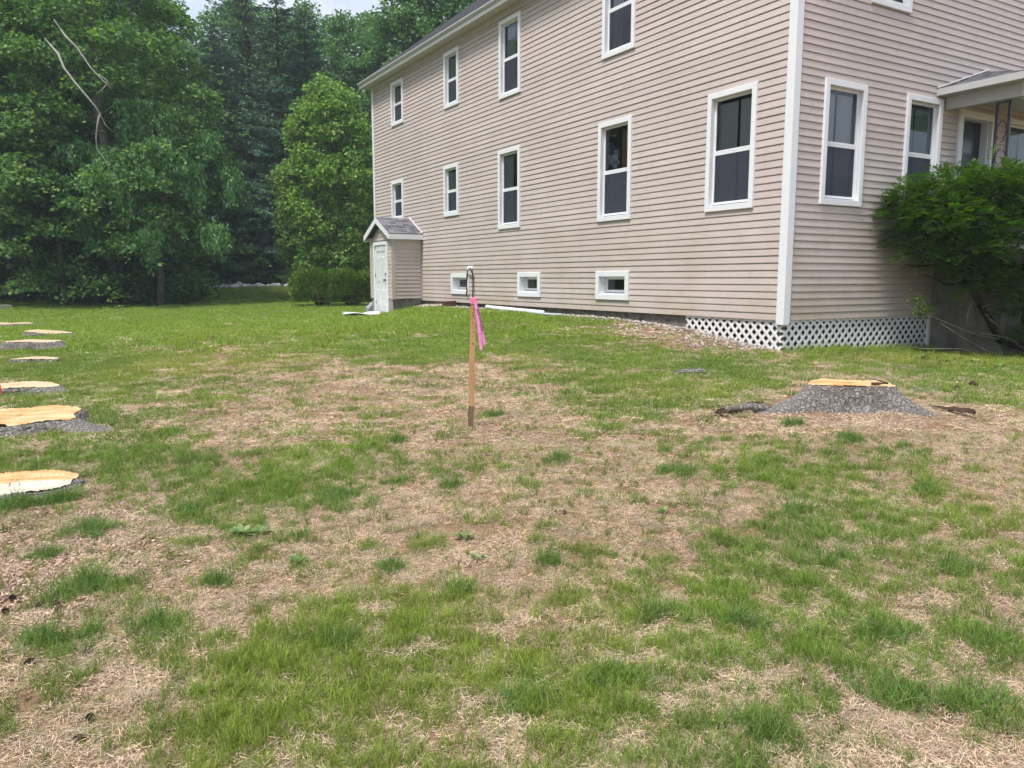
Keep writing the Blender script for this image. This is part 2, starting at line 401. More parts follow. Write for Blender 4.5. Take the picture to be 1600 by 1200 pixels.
# ------------------------------------------------------------------ house
Z_SB = 0.965; Z_SOF = 7.27; LEN = 15.72; WID = 9.4; EXPO = 0.1016; PITCHR = 0.75; RISE0 = 7.40; OVER = 0.28
house = empty('house', (float(HC[0]), float(HC[1]), 0), HANG)
tag(house, 'two-storey house with pinkish beige siding and white trim behind the lawn', 'house')
def hb(mb, side, u0, u1, z0, z1, d0, d1):
    """box in wall coordinates: u along the wall, d outwards"""
    if side == 's': mb.box(-d1, -d0, u0, u1, z0, z1)
    else: mb.box(u0, u1, -d1, -d0, z0, z1)
    return mb
def hp(side, u, z, d): return (-d, u, z) if side == 's' else (u, -d, z)

SIDE_W = [  # a0, a1, z0, z1, kind
    (13.32, 14.18, 5.87, 7.06, 'w', 'plain'), (9.93, 10.72, 5.74, 7.06, 'w', 'plain'), (7.07, 7.96, 5.45, 7.07, 'w', 'lace'), (3.35, 4.25, 5.44, 7.06, 'w', 'plain'),
    (13.42, 14.28, 3.22, 4.34, 'w', 'plain'), (9.98, 10.79, 3.11, 4.36, 'w', 'lace'), (7.08, 8.01, 2.65, 4.36, 'w', 'plain'), (3.38, 4.32, 2.59, 4.34, 'w', 'brown'), (0.61, 1.57, 2.57, 4.32, 'w', 'lace'),
    (9.47, 10.43, 1.17, 1.68, 'b', ''), (6.26, 7.17, 1.17, 1.69, 'b', ''), (3.38, 4.34, 1.17, 1.69, 'b', '')]
FRONT_W = [(0.61, 1.53, 2.60, 4.32, 'w', 'lace'), (2.50, 3.42, 2.60, 4.33, 'w', 'green'), (1.52, 2.45, 5.46, 7.0, 'w', 'plain'),
           (3.90, 4.95, 2.05, 4.25, 'd', ''), (5.32, 6.75, 2.55, 4.26, 'w', 'green'), (6.0, 6.9, 5.46, 7.0, 'w', 'plain')]
CASE = 0.085
def rake_top(b):      # underside of the roof along the gable end
    return Z_SOF + PITCHR*min(b, WID-b) + 0.02

def wall_backing(side, length, wins, topf):
    mb = MB(); us = sorted(set([0.0, length] + [w[0]+CASE*0.6 for w in wins] + [w[1]-CASE*0.6 for w in wins]))
    zs = sorted(set([Z_SB+0.01, Z_SOF] + [w[2]+CASE*0.6 for w in wins] + [w[3]-CASE*0.6 for w in wins]))
    for i in range(len(us)-1):
        for j in range(len(zs)-1):
            um, zm = (us[i]+us[i+1])/2, (zs[j]+zs[j+1])/2
            if any(w[0]+CASE*0.5 < um < w[1]-CASE*0.5 and w[2]+CASE*0.5 < zm < w[3]-CASE*0.5 for w in wins): continue
            mb.quad(*[hp(side, u, z, 0.0) for u, z in ((us[i], zs[j]), (us[i+1], zs[j]), (us[i+1], zs[j+1]), (us[i], zs[j+1]))])
    if topf:
        mb.quad(hp(side, 0, Z_SOF, 0), hp(side, length, Z_SOF, 0), hp(side, length/2, rake_top(length/2), 0))
    return mb.build('wall', M['backing'], house)
def planks(wall, side, lo, hi, wins, top, topf, bump_cut=None):
    n = 0; z = Z_SB; row = 0; cache = {}
    while z < top - 0.02:
        z1 = min(z+EXPO, top); a0, a1 = lo, hi
        if topf:
            lim = (z1 - Z_SOF - 0.02)/PITCHR
            if lim > 0: a0, a1 = max(lo, lim), min(hi, WID-lim)
        segs = [(a0, a1)]
        cuts = [(w[0]+0.004, w[1]-0.004) for w in wins if z1 > w[2]+CASE*0.9 and z < w[3]-CASE*0.9]
        if bump_cut and z < bump_cut[2]: cuts.append(bump_cut[:2])
        for c0, c1 in cuts:
            ns = []
            for s0, s1 in segs:
                if c1 <= s0 or c0 >= s1: ns.append((s0, s1)); continue
                if c0 > s0+0.01: ns.append((s0, c0))
                if c1 < s1-0.01: ns.append((c1, s1))
            segs = ns
        if side == 's' and row % 2 == 0 and len(segs) == 1 and segs[0][1]-segs[0][0] > 9:      # butt joints of the long courses
            j = random.uniform(3.0, 12.0); segs = [(segs[0][0], j), (j+0.003, segs[0][1])]
        for s0, s1 in segs:
            if s1-s0 < 0.03: continue
            # wedge: thin at the top, a lip at the bottom edge; the piece itself is modelled at its own place
            top_in = 0.008; lip = 0.0178 + random.uniform(-0.0015, 0.0015); zz = z + random.uniform(-0.0012, 0.0012)
            pr = [(0.0005, zz), (lip, zz), (lip, zz+0.012), (top_in, z1-0.012), (0.001, z1-0.009), (0.0005, z1-0.004)]
            mb = MB()
            if side == 's': mb.prism([(-d, h) for d, h in pr], 'y', s0, s1)
            else: mb.prism([(-d, h) for d, h in pr], 'x', s0, s1)
            mb.build('siding_plank', M['siding'], wall); n += 1
        z += EXPO; row += 1
    return n
wall_s = wall_backing('s', LEN, SIDE_W, False)
wall_f = wall_backing('f', WID, FRONT_W, True)
BA0, BA1, BD = 12.28, 13.86, 0.88       # little entry that juts out of the side wall
np1 = planks(wall_s, 's', 0.10, LEN-0.09, SIDE_W, Z_SOF, False, (BA0, BA1, 2.70))
np2 = planks(wall_f, 'f', 0.10, WID-0.1, [w for w in FRONT_W], rake_top(WID/2)-0.05, True, None)
print('planks', np1, np2)
mb = MB(); mb.quad((WID, 0, 0.2), (WID, LEN, 0.2), (WID, LEN, Z_SOF), (WID, 0, Z_SOF)); mb.quad((0, LEN, 0.2), (0, LEN, Z_SOF), (WID, LEN, Z_SOF), (WID, LEN, 0.2))
mb.quad((0, LEN, Z_SOF), (WID/2, LEN, rake_top(WID/2)), (WID, LEN, Z_SOF)); mb.build('wall', M['siding'], house)

def oq(side, *pts):          # quad that faces outwards on either wall
    return pts[::-1] if side == 's' else pts
def pleats(side, u0, u1, z0, z1, d, n=9, amp=0.02):
    mb = MB(); k = n*4
    for i in range(k):
        a0 = u0+(u1-u0)*i/k; a1 = u0+(u1-u0)*(i+1)/k
        e0 = d+amp*math.sin(i/4*2*math.pi); e1 = d+amp*math.sin((i+1)/4*2*math.pi)
        mb.quad(hp(side, a0, z0, e0), hp(side, a1, z0, e1), hp(side, a1, z1, e1), hp(side, a0, z1, e0))
    return mb
def window(side, w):
    u0, u1, z0, z1, kind, cur = w
    c = CASE if kind == 'w' else 0.10
    mb = MB(); D0, D1 = 0.001, 0.048
    hb(mb, side, u0, u0+c, z0, z1, D0, D1); hb(mb, side, u1-c, u1, z0, z1, D0, D1)
    hb(mb, side, u0+c, u1-c, z1-c, z1, D0, D1-0.003); hb(mb, side, u0+c, u1-c, z0, z0+c, D0, D1-0.003)
    win = mb.build('window', M['white'], house, bevel=0.006)
    iu0, iu1, iz0, iz1 = u0+c, u1-c, z0+c, z1-c; DEP = -0.09 if kind == 'w' else -0.16
    j = MB()                                   # jamb lining of the recess
    t = 0.012
    hb(j, side, iu0-t, iu0, iz0-t, iz1+t, DEP, -0.001); hb(j, side, iu1, iu1+t, iz0-t, iz1+t, DEP, -0.001)
    hb(j, side, iu0, iu1, iz1, iz1+t, DEP, -0.001)
    j.build('jamb', M['white'], win)
    s = MB(); s.hexa([hp(side, *p) for p in ((iu0, iz0-0.03, DEP), (iu1, iz0-0.03, DEP), (iu1, iz0-0.03, 0.01), (iu0, iz0-0.03, 0.01),
                                              (iu0, iz0+0.025, DEP), (iu1, iz0+0.025, DEP), (iu1, iz0-0.005, 0.01), (iu0, iz0-0.005, 0.01))])
    s.build('sill', M['white'], win)
    def sash(za, zb, d, sc, st=0.034):
        f = MB(); hb(f, side, iu0, iu0+st, za, zb, d-0.025, d); hb(f, side, iu1-st, iu1, za, zb, d-0.025, d)
        hb(f, side, iu0+st, iu1-st, zb-st, zb, d-0.025, d); hb(f, side, iu0+st, iu1-st, za, za+st, d-0.025, d)
        sh = f.build('sash', M['white'], win, bevel=0.004)
        g = MB(); g.quad(*oq(side, *[hp(side, *p) for p in ((iu0+st, za+st, d-0.014), (iu1-st, za+st, d-0.014), (iu1-st, zb-st, d-0.014), (iu0+st, zb-st, d-0.014))]))
        g.build('pane', M['glass'], win)
        if sc:
            g = MB(); g.quad(*[hp(side, *p) for p in ((iu0+st, za+st, d-0.006), (iu1-st, za+st, d-0.006), (iu1-st, zb-st, d-0.006), (iu0+st, zb-st, d-0.006))])
            g.build('insect_screen', M['screen'], win)
    if kind == 'w':
        zm = (iz0+iz1)/2 + 0.015
        sash(zm-0.017, iz1, -0.035, False); sash(iz0+0.02, zm-0.02, -0.03, True)
    else:
        sash(iz0+0.03, iz1, DEP+0.03, False, 0.05)
    # what one sees of the room behind
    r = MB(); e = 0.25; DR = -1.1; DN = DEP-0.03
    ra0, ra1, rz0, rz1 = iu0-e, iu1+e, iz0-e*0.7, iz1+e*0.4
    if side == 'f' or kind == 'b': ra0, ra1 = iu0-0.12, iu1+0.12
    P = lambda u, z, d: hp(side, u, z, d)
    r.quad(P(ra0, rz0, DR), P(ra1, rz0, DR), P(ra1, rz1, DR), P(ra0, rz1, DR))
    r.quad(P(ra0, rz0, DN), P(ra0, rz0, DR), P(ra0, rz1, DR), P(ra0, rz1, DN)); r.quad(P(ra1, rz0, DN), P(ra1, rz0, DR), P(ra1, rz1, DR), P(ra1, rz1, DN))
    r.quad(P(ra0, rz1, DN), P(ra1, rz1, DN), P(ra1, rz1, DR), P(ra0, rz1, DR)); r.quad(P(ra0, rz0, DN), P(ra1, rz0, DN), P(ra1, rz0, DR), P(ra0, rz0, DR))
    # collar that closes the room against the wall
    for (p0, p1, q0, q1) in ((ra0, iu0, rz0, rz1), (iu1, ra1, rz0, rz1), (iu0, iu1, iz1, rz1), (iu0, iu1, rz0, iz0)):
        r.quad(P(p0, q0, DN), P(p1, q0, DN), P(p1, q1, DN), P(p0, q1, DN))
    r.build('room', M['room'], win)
    wd = iu1-iu0
    if cur in ('lace', 'green'):
        m = M['curtain'] if cur == 'lace' else M['green_curtain']
        pleats(side, iu0, iu0+wd*0.47, iz0-0.05, iz1-0.06, -0.14, 6).build('curtain', m, win, True)
        pleats(side, iu1-wd*0.47, iu1, iz0-0.05, iz1-0.06, -0.14, 6).build('curtain', m, win, True)
    elif cur == 'brown':
        mbb = MB(); hb(mbb, side, iu0-0.1, iu1-wd*0.25, (iz0+iz1)/2-0.05, iz1, -0.32, -0.30); mbb.build('blind', M['brown_blind'], win)
        pleats(side, iu0, iu1, iz0-0.05, (iz0+iz1)/2, -0.14, 8).build('curtain', M['curtain'], win, True)
    elif cur == 'plain':
        pleats(side, iu1-wd*0.40, iu1, iz0-0.05, iz1-0.04, -0.14, 5).build('curtain', M['curtain'], win, True)
        pleats(side, iu0, iu0+wd*0.34, iz0-0.05, iz1-0.04, -0.14, 4).build('curtain', M['curtain'], win, True)
    return win
for w in SIDE_W: window('s', w)
for w in FRONT_W:
    if w[4] == 'w': window('f', w)

# white corner posts
mb = MB(); mb.prism([(-0.030, -0.030), (0.105, -0.030), (0.105, -0.0015), (-0.0015, -0.0015), (-0.0015, 0.105), (-0.030, 0.105)], 'z', 0.905, Z_SOF-0.01)
mb.build('corner_post', M['white'], house, bevel=0.006)
mb = MB(); mb.prism([(-0.028, LEN-0.09), (-0.0015, LEN-0.09), (-0.0015, LEN+0.0015), (0.09, LEN+0.0015), (0.09, LEN+0.028), (-0.028, LEN+0.028)], 'z', 0.95, Z_SOF-0.01)
mb.build('corner_post', M['white'], house, bevel=0.006)
mb = MB(); hb(mb, 's', 0.08, LEN-0.1, Z_SOF-0.15, Z_SOF-0.004, 0.0225, 0.034); mb.build('frieze_board', M['soffit'], house)

# roof: two slopes with their own thickness, eave boards and gutters
def slope_z(b): return RISE0 + PITCHR*(b+OVER)
R0, R1 = -0.32, LEN+0.32; MID = WID/2; TH = 0.05
roof = MB().hexa([(-OVER, R0, slope_z(-OVER)), (MID, R0, slope_z(MID)), (MID, R1, slope_z(MID)), (-OVER, R1, slope_z(-OVER)),
                  (-OVER, R0, slope_z(-OVER)+TH), (MID, R0, slope_z(MID)+TH), (MID, R1, slope_z(MID)+TH), (-OVER, R1, slope_z(-OVER)+TH)]).build('roof', M['shingle'], house)
MB().hexa([(WID+OVER, R1, slope_z(-OVER)), (MID+0.004, R1, slope_z(MID)), (MID+0.004, R0, slope_z(MID)), (WID+OVER, R0, slope_z(-OVER)),
           (WID+OVER, R1, slope_z(-OVER)+TH), (MID+0.004, R1, slope_z(MID)+TH), (MID+0.004, R0, slope_z(MID)+TH), (WID+OVER, R0, slope_z(-OVER)+TH)]).build('roof', M['shingle'], house)
mb = MB()                                                # shingle butt lines near the eave
for k in range(0, 40):
    b0 = -OVER - 0.02 + k*0.125
    z0 = slope_z(b0)+TH
    mb.hexa([(b0, R0+0.01, z0+0.002), (b0+0.125, R0+0.01, slope_z(b0+0.125)+TH+0.001), (b0+0.125, R1-0.01, slope_z(b0+0.125)+TH+0.001), (b0, R1-0.01, z0+0.002),
             (b0, R0+0.01, z0+0.012), (b0+0.125, R0+0.01, slope_z(b0+0.125)+TH+0.003), (b0+0.125, R1-0.01, slope_z(b0+0.125)+TH+0.003), (b0, R1-0.01, z0+0.012)])
mb.build('shingle_courses', M['shingle'], roof)['kind'] = 'stuff'
mb = MB(); mb.box(-OVER-0.018, -OVER, R0, R1, 7.255, 7.40); mb.build('fascia', M['white'], house)
mb = MB(); mb.prism([(-OVER-0.02, 7.335), (-OVER-0.06, 7.34), (-OVER-0.08, 7.375), (-OVER-0.08, 7.40), (-OVER-0.02, 7.40)], 'y', R0, R1)
mb.build('gutter', M['gutter'], house)
mb = MB(); mb.box(-OVER, 0.02, R0, R1, 7.262, 7.274); mb.build('soffit', M['soffit'], house)
mb = MB()
for s in (0, 1):
    for yy in (R0-0.02, R1):
        q = lambda b: b if s == 0 else WID-b
        pts = [(q(-OVER), yy, slope_z(-OVER)-0.16), (q(MID), yy, slope_z(MID)-0.16), (q(MID), yy+0.02, slope_z(MID)-0.16), (q(-OVER), yy+0.02, slope_z(-OVER)-0.16),
               (q(-OVER), yy, slope_z(-OVER)-0.002), (q(MID), yy, slope_z(MID)-0.002), (q(MID), yy+0.02, slope_z(MID)-0.002), (q(-OVER), yy+0.02, slope_z(-OVER)-0.002)]
        mb.hexa(pts)
mb.build('rake_board', M['white'], house)

# foundation, pier, lattice skirt
mb = MB(); mb.box(0.05, 0.30, 1.95, LEN-0.02, -0.3, Z_SB+0.03); mb.box(0.62, WID, 0.55, 0.8, -0.3, Z_SB+0.03); mb.box(0.62, 0.82, 0.8, 1.95, -0.3, Z_SB+0.03)
fo = mb.build('foundation', M['concrete'], house)
mb = MB(); mb.box(0.08, 0.30, 0.08, 0.30, -0.3, Z_SB); mb.build('pier', M['block'], house)
def lattice(side, u0, u1, zb0, zb1, zt):
    root = MB()
    hb(root, side, u0, u1, zt-0.035, zt-0.005, -0.045, -0.012)
    lat = root.build('lattice', M['lattice'], house)
    sp = 0.150; w = 0.042
    for layer, sgn in ((0, 1), (1, -1)):
        d0 = -0.012 - 0.007*layer; d1 = d0 - 0.006
        k = u0 - 1.0
        while k < u1 + 1.0:
            # strip centre line u = k + sgn*(z - zmid)
            zlo = min(zb0, zb1) - 0.08; zm = (zlo+zt)/2
            za, zb = zlo, zt
            ua, ub = k + sgn*(za-zm), k + sgn*(zb-zm)
            # clip to [u0, u1]
            def clip(u, z):
                uu = min(max(u, u0), u1); return uu, zm + sgn*(uu-k)
            (ua, za), (ub, zb) = clip(ua, za), clip(ub, zb)
            if abs(ub-ua) > 0.03:
                hwid = w/2*math.sqrt(2)
                pts = []
                for d in (d0, d1):
                    pts += [hp(side, ua-hwid, za, d), hp(side, ua+hwid, za, d), hp(side, ub+hwid, zb, d), hp(side, ub-hwid, zb, d)]
                MB().hexa(pts).build('slat', M['lattice'], lat)
            k += sp
lattice('f', 0.03, 3.50, 0.52, 0.38, Z_SB)
lattice('s', 0.03, 1.95, 0.52, 0.78, Z_SB)
mb = MB(); mb.box(3.46, 3.515, -0.03, 0.015, 0.25, 1.0); mb.build('end_board', M['lattice'], house)

# ------------------------------------------------------------------ side entry that juts out of the side wall
ent = MB(); E0, E1 = BA0, BA1; ZE0, ZE1 = 1.02, 2.64; ZD0 = 0.56
ent.quad((0, E0+0.02, ZE0), (-BD+0.02, E0+0.02, ZE0), (-BD+0.02, E0+0.02, ZE1), (0, E0+0.02, ZE1)); ent.quad((0, E1-0.02, ZD0), (-BD+0.02, E1-0.02, ZD0), (-BD+0.02, E1-0.02, ZE1), (0, E1-0.02, ZE1))
ent.quad((-BD+0.02, E0, ZD0), (-BD+0.02, E1, ZD0), (-BD+0.02, E1, ZE1), (-BD+0.02, E0, ZE1))
ent.quad((-BD+0.02, E0, ZE1), (-BD+0.02, E1, ZE1), (-BD+0.02, (E0+E1)/2, ZE1+0.5*(E1-E0)/2))
ent = ent.build('entry_wall', M['backing'], house)
z = ZE0
while z < ZE1-0.01:
    z1 = z+EXPO
    pr = [(0.0, z), (0.021, z), (0.021, z+0.012), (0.005, z1+0.004), (0.0, z1+0.004)]
    MB().prism([(E0+0.0-d, h) for d, h in pr], 'x', -BD+0.11, -0.03).v and None
    mb = MB(); n0 = len(mb.v)
    a, b2 = -BD+0.10, -0.025
    k = len(pr)
    for bb in (a, b2): mb.v += [(bb, E0-d, h) for d, h in pr]
    mb.f = [tuple(range(k-1, -1, -1)), tuple(range(k, 2*k))] + [(i, (i+1) % k, k+(i+1) % k, k+i) for i in range(k)]
    mb.build('siding_plank', M['siding'], ent)
    for s0, s1 in ((E0+0.09, E0+0.28), (E1-0.28, E1-0.09)):
        if z > 2.5: continue
        mb = MB(); mb.prism([(-BD-d*0.9+0.019, h) for d, h in pr], 'y', s0, s1); mb.build('siding_plank', M['siding'], ent)
    z += EXPO
z = 2.60
EM = (E0+E1)/2
while z < ZE1+0.26:
    hwid = max(0.05, (E1-E0)/2 - (z+EXPO-ZE1)/0.5 - 0.1)
    pr = [(0.0, z), (0.021, z), (0.021, z+0.012), (0.005, z+EXPO+0.004), (0.0, z+EXPO+0.004)]
    mb = MB(); mb.prism([(-BD-d*0.9+0.019, h) for d, h in pr], 'y', EM-hwid, EM+hwid); mb.build('siding_plank', M['siding'], ent)
    z += EXPO
mb = MB(); mb.prism([(-BD-0.008, E0-0.024), (-BD+0.10, E0-0.024), (-BD+0.10, E0+0.0), (-BD+0.016, E0+0.0), (-BD+0.016, E0+0.09), (-BD-0.008, E0+0.09)], 'z', ZE0-0.02, ZE1+0.05)
mb.build('corner_post', M['siding'], house)
mb = MB(); mb.box(-BD-0.008, -BD+0.10, E1-0.09, E1+0.02, ZE0-0.02, ZE1+0.05); mb.build('corner_post', M['siding'], house)
mb = MB(); mb.box(-0.03, -0.022, E0-0.03, E0+0.0, ZE0-0.02, ZE1); mb.build('corner_trim', M['siding'], house)
mb = MB(); mb.prism([(-BD+0.03, E0+0.03), (-0.01, E0+0.03), (-0.01, E0+0.2), (-BD+0.15, E0+0.2), (-BD+0.15, E0+0.3), (-BD+0.03, E0+0.3)], 'z', 0.2, ZE0)
mb.build('entry_foundation', M['concrete'], house)
# six-panel door in a white frame
DO0, DO1, DZ1 = E0+0.36, E1-0.36, 2.47
mb = MB(); mb.box(-BD-0.02, -BD+0.02, DO0-0.09, DO0, ZD0-0.1, DZ1+0.09); mb.box(-BD-0.02, -BD+0.02, DO1, DO1+0.09, ZD0-0.1, DZ1+0.09); mb.box(-BD-0.02, -BD+0.02, DO0, DO1, DZ1, DZ1+0.09)
mb.build('door_frame', M['white'], house, bevel=0.005)
door = MB().box(-BD+0.003, -BD+0.022, DO0+0.003, DO1-0.003, ZD0, DZ1-0.003).build('door', M['door'], house)
dw = DO1-DO0
for c0, c1 in ((DO0+0.12*dw, DO0+0.46*dw), (DO0+0.54*dw, DO0+0.88*dw)):
    for p0, p1 in ((ZD0+0.2, ZD0+0.72), (ZD0+0.88, ZD0+1.62), (ZD0+1.74, DZ1-0.12)):
        mb = MB(); t = 0.03
        mb.prism([(c0, p0), (c1, p0), (c1, p1), (c0, p1)], 'x', -BD-0.001, -BD+0.004)
        mb.hexa([(-BD-0.001, c0+0.02, p0+0.02), (-BD-0.001, c1-0.02, p0+0.02), (-BD-0.001, c1-0.02, p1-0.02), (-BD-0.001, c0+0.02, p1-0.02),
                 (-BD-0.011, c0+0.05, p0+0.05), (-BD-0.011, c1-0.05, p0+0.05), (-BD-0.011, c1-0.05, p1-0.05), (-BD-0.011, c0+0.05, p1-0.05)])
        mb.build('panel', M['door'], door)
mb = MB(); mb.tube([(-BD, DO0+0.08, 1.52), (-BD-0.035, DO0+0.08, 1.52), (-BD-0.04, DO0+0.08, 1.52), (-BD-0.075, DO0+0.08, 1.52)], [0.028, 0.014, 0.03, 0.02], 10)
mb.tube([(-BD, DO0+0.08, 1.68), (-BD-0.02, DO0+0.08, 1.68)], 0.026, 10); mb.build('door_knob', M['brass'], door)
for hz in (0.85, 1.6, 2.35):
    mb = MB(); mb.box(-BD-0.006, -BD+0.0, DO1-0.03, DO1+0.0, hz, hz+0.1); mb.build('hinge', M['brass'], door)
# gabled roof of the entry, shingle by shingle on the slope one sees
RZ = 2.70; PE = 0.50; EO = 0.14; FO = 0.12      # eave height, pitch, overhangs
ridge = RZ + PE*((E1-E0)/2+EO)
for s in (1, -1):
    e = EM - s*((E1-E0)/2+EO); nrm = 0.05
    pts = [(-BD-FO, e, RZ), (-BD-FO, EM, ridge), (0.0, EM, ridge), (0.0, e, RZ)]
    up = [(x, y, z+nrm) for x, y, z in pts]
    eroof = MB().hexa(pts+up).build('entry_roof', M['shingle'], house)
    rows = 8; run = (E1-E0)/2+EO
    if s == 1:
        for r in range(rows):
            y0 = e + run*r/rows*1.0 - 0.015; y1 = e + run*(r+1)/rows + 0.01
            zz0 = RZ + PE*(y0-e) + nrm; zz1 = RZ + PE*(y1-e) + nrm
            x = -BD-FO-0.015 - (0.07 if r % 2 else 0)
            while x < -0.005:
                wd = random.uniform(0.13, 0.24); xa, xb = max(x, -BD-FO-0.015), min(x+wd-0.004, -0.004)
                if xb-xa > 0.02:
                    h = random.uniform(0.010, 0.016)
                    MB().hexa([(xa, y0, zz0), (xb, y0, zz0), (xb, y1, zz1+0.001), (xa, y1, zz1+0.001),
                               (xa, y0, zz0+h), (xb, y0, zz0+h), (xb, y1, zz1+0.004), (xa, y1, zz1+0.004)]).build('shingle', M['shingle'], eroof)
                x += wd
    mb = MB(); mb.hexa([(-BD-FO-0.02, e, RZ-0.10), (-BD-FO, e, RZ-0.10), (-BD-FO, EM, ridge-0.10), (-BD-FO-0.02, EM, ridge-0.10),
                        (-BD-FO-0.02, e, RZ+0.045), (-BD-FO, e, RZ+0.045), (-BD-FO, EM, ridge+0.045), (-BD-FO-0.02, EM, ridge+0.045)])
    mb.build('rake_board', M['white'], house)
    mb = MB(); mb.box(-BD-FO, -0.005, min(e, e-s*0.02), max(e, e-s*0.02), RZ-0.10, RZ+0.03); mb.build('fascia', M['white'], house)
    mb = MB(); mb.box(-BD-FO, -0.005, min(e, e+s*EO), max(e, e+s*EO), RZ-0.10, RZ-0.088); mb.build('soffit', M['white'], house)
# roof flashing against the wall
MB().hexa([(-0.05, EM-0.03, ridge+0.06), (-0.022, EM-0.03, ridge+0.06), (-0.022, E0-EO, RZ+0.06), (-0.05, E0-EO, RZ+0.06),
           (-0.05, EM-0.03, ridge+0.075), (-0.022, EM-0.03, ridge+0.11), (-0.022, E0-EO, RZ+0.11), (-0.05, E0-EO, RZ+0.075)]).build('flashing', M['soffit'], house)

# ------------------------------------------------------------------ front door, porch
mb = MB(); f0, f1, fz0, fz1 = 3.90, 4.95, 2.05, 4.25
hb(mb, 'f', f0, f0+0.11, fz0, fz1, 0.0, 0.05); hb(mb, 'f', f1-0.11, f1, fz0, fz1, 0.0, 0.05); hb(mb, 'f', f0+0.11, f1-0.11, fz1-0.11, fz1, 0.0, 0.048)
hb(mb, 'f', f0+0.098, f0+0.11, fz0, fz1-0.11, -0.16, -0.001); hb(mb, 'f', f1-0.15, f1-0.11, fz0, fz1-0.11, -0.16, -0.001); hb(mb, 'f', f0+0.11, f1-0.15, fz1-0.122, fz1-0.11, -0.16, -0.001)
mb.build('door_frame', M['white'], house, bevel=0.004)
fd = MB(); hb(fd, 'f', f0+0.11, f1-0.15, fz0, fz1-0.122, -0.16, -0.12); fd = fd.build('door', M['dark_door'], house)
mb = MB(); cx, cz = (f0+f1)/2-0.02, 3.62; n = 14          # half-round light in the door
arc = [(cx+0.24*math.cos(math.pi*i/n), cz+0.26*math.sin(math.pi*i/n)) for i in range(n+1)]
mb.prism(arc, 'y', 0.112, 0.119); mb.build('fanlight', simple('fanlight_glass', (0.03, 0.04, 0.05), (0.05, 0.06, 0.07), 20, 0.15, 0.5), fd)
mb = MB(); mb.box(3.52, 7.6, -1.12, -0.001, 0.1, 2.0); porch = mb.build('porch_base', M['block'], house)
for r in range(9):                                       # block courses of the porch base
    off = 0.2*(r % 2); a = -1.12 - off
    while a < -0.02:
        a0, a1 = max(a, -1.12), min(a+0.385, -0.03)
        if a1-a0 > 0.05: MB().box(3.505, 3.519, a0, a1, 0.15+r*0.2, 0.15+r*0.2+0.19).build('concrete_block', M['block'], porch, bevel=0.004)
        a += 0.4
PB0, PB1, PA = 3.28, 7.85, -1.36; PZ = 4.47; SL = 0.33
top = PZ + SL*(-PA)
c = [(PB0, 0, PZ), (PB0, PA, PZ), (PB1, PA, PZ), (PB1, 0, PZ), (PB0-PA, 0, top), (PB1+PA, 0, top)]
mb = MB(); mb.quad(c[0], c[1], c[4]); mb.quad(c[1], c[2], c[5], c[4]); mb.quad(c[2], c[3], c[5]); mb.quad(c[0], c[3], c[2], c[1]); mb.quad(c[0], c[4], c[5], c[3])
pro = mb.build('porch_roof', M['shingle'], house)
for r in range(9):                                       # shingle courses on the hip that faces left
    t0, t1 = r/9, (r+1)/9
    b0, b1 = PB0 + (-PA)*t0 - 0.012, PB0 + (-PA)*t1
    z0, z1 = PZ+SL*(b0-PB0), PZ+SL*(b1-PB0)
    a_end = PA*(1-t0); a = a_end
    while a < -0.02:
        wd = random.uniform(0.14, 0.26); a1 = min(a+wd-0.004, -0.01)
        MB().hexa([(b0, a, z0+0.001), (b0, a1, z0+0.001), (b1, a1, z1+0.001), (b1, max(a, PA*(1-t1)), z1+0.001),
                   (b0, a, z0+0.014), (b0, a1, z0+0.014), (b1, a1, z1+0.003), (b1, max(a, PA*(1-t1)), z1+0.003)]).build('shingle', M['shingle'], pro)
        a += wd
mb = MB(); mb.box(PB0-0.02, PB0+0.0, PA-0.02, -0.001, PZ-0.09, PZ+0.012); mb.box(PB0, PB1, PA-0.02, PA, PZ-0.09, PZ+0.012); mb.build('fascia', M['gutter'], house)
mb = MB(); mb.box(PB0+0.001, PB1, PA+0.001, -0.002, PZ-0.088, PZ-0.075); mb.build('porch_ceiling', M['gutter'], house)
mb = MB(); mb.box(3.50, 3.62, -1.16, -0.03, PZ-0.28, PZ-0.09); mb.build('porch_beam', M['gutter'], house)
mb = MB(); mb.box(3.622, 7.4, -1.16, -1.05, PZ-0.28, PZ-0.09); mb.build('porch_beam', M['white'], house)
MB().hexa([(PB0-0.03, -0.05, PZ+0.02), (PB0-PA, -0.05, top+0.02), (PB0-PA, -0.022, top+0.02), (PB0-0.03, -0.022, PZ+0.02),
           (PB0-0.03, -0.05, PZ+0.028), (PB0-PA, -0.05, top+0.028), (PB0-PA, -0.022, top+0.04), (PB0-0.03, -0.022, PZ+0.04)]).build('flashing', M['gutter'], house)
# wrought-iron post: two bars and scroll work
mb = MB(); mb.box(3.545, 3.58, -0.99, -0.955, 2.0, PZ-0.3); mb.box(3.545, 3.58, -0.81, -0.775, 2.0, PZ-0.3); mb.box(3.55, 3.575, -0.985, -0.78, PZ-0.325, PZ-0.30)
for zc, s in ((3.75, 1), (3.35, -1), (2.95, 1), (2.55, -1)):
    pts = [(3.5625, -0.882 + s*0.075*math.cos(t)*(1-0.05*t), zc + 0.15*math.sin(t)*(1-0.05*t)) for t in np.linspace(-2.2, 4.6, 18)]
    mb.tube(pts, 0.007, 6)
mb.build('iron_post', M['metal'], house)

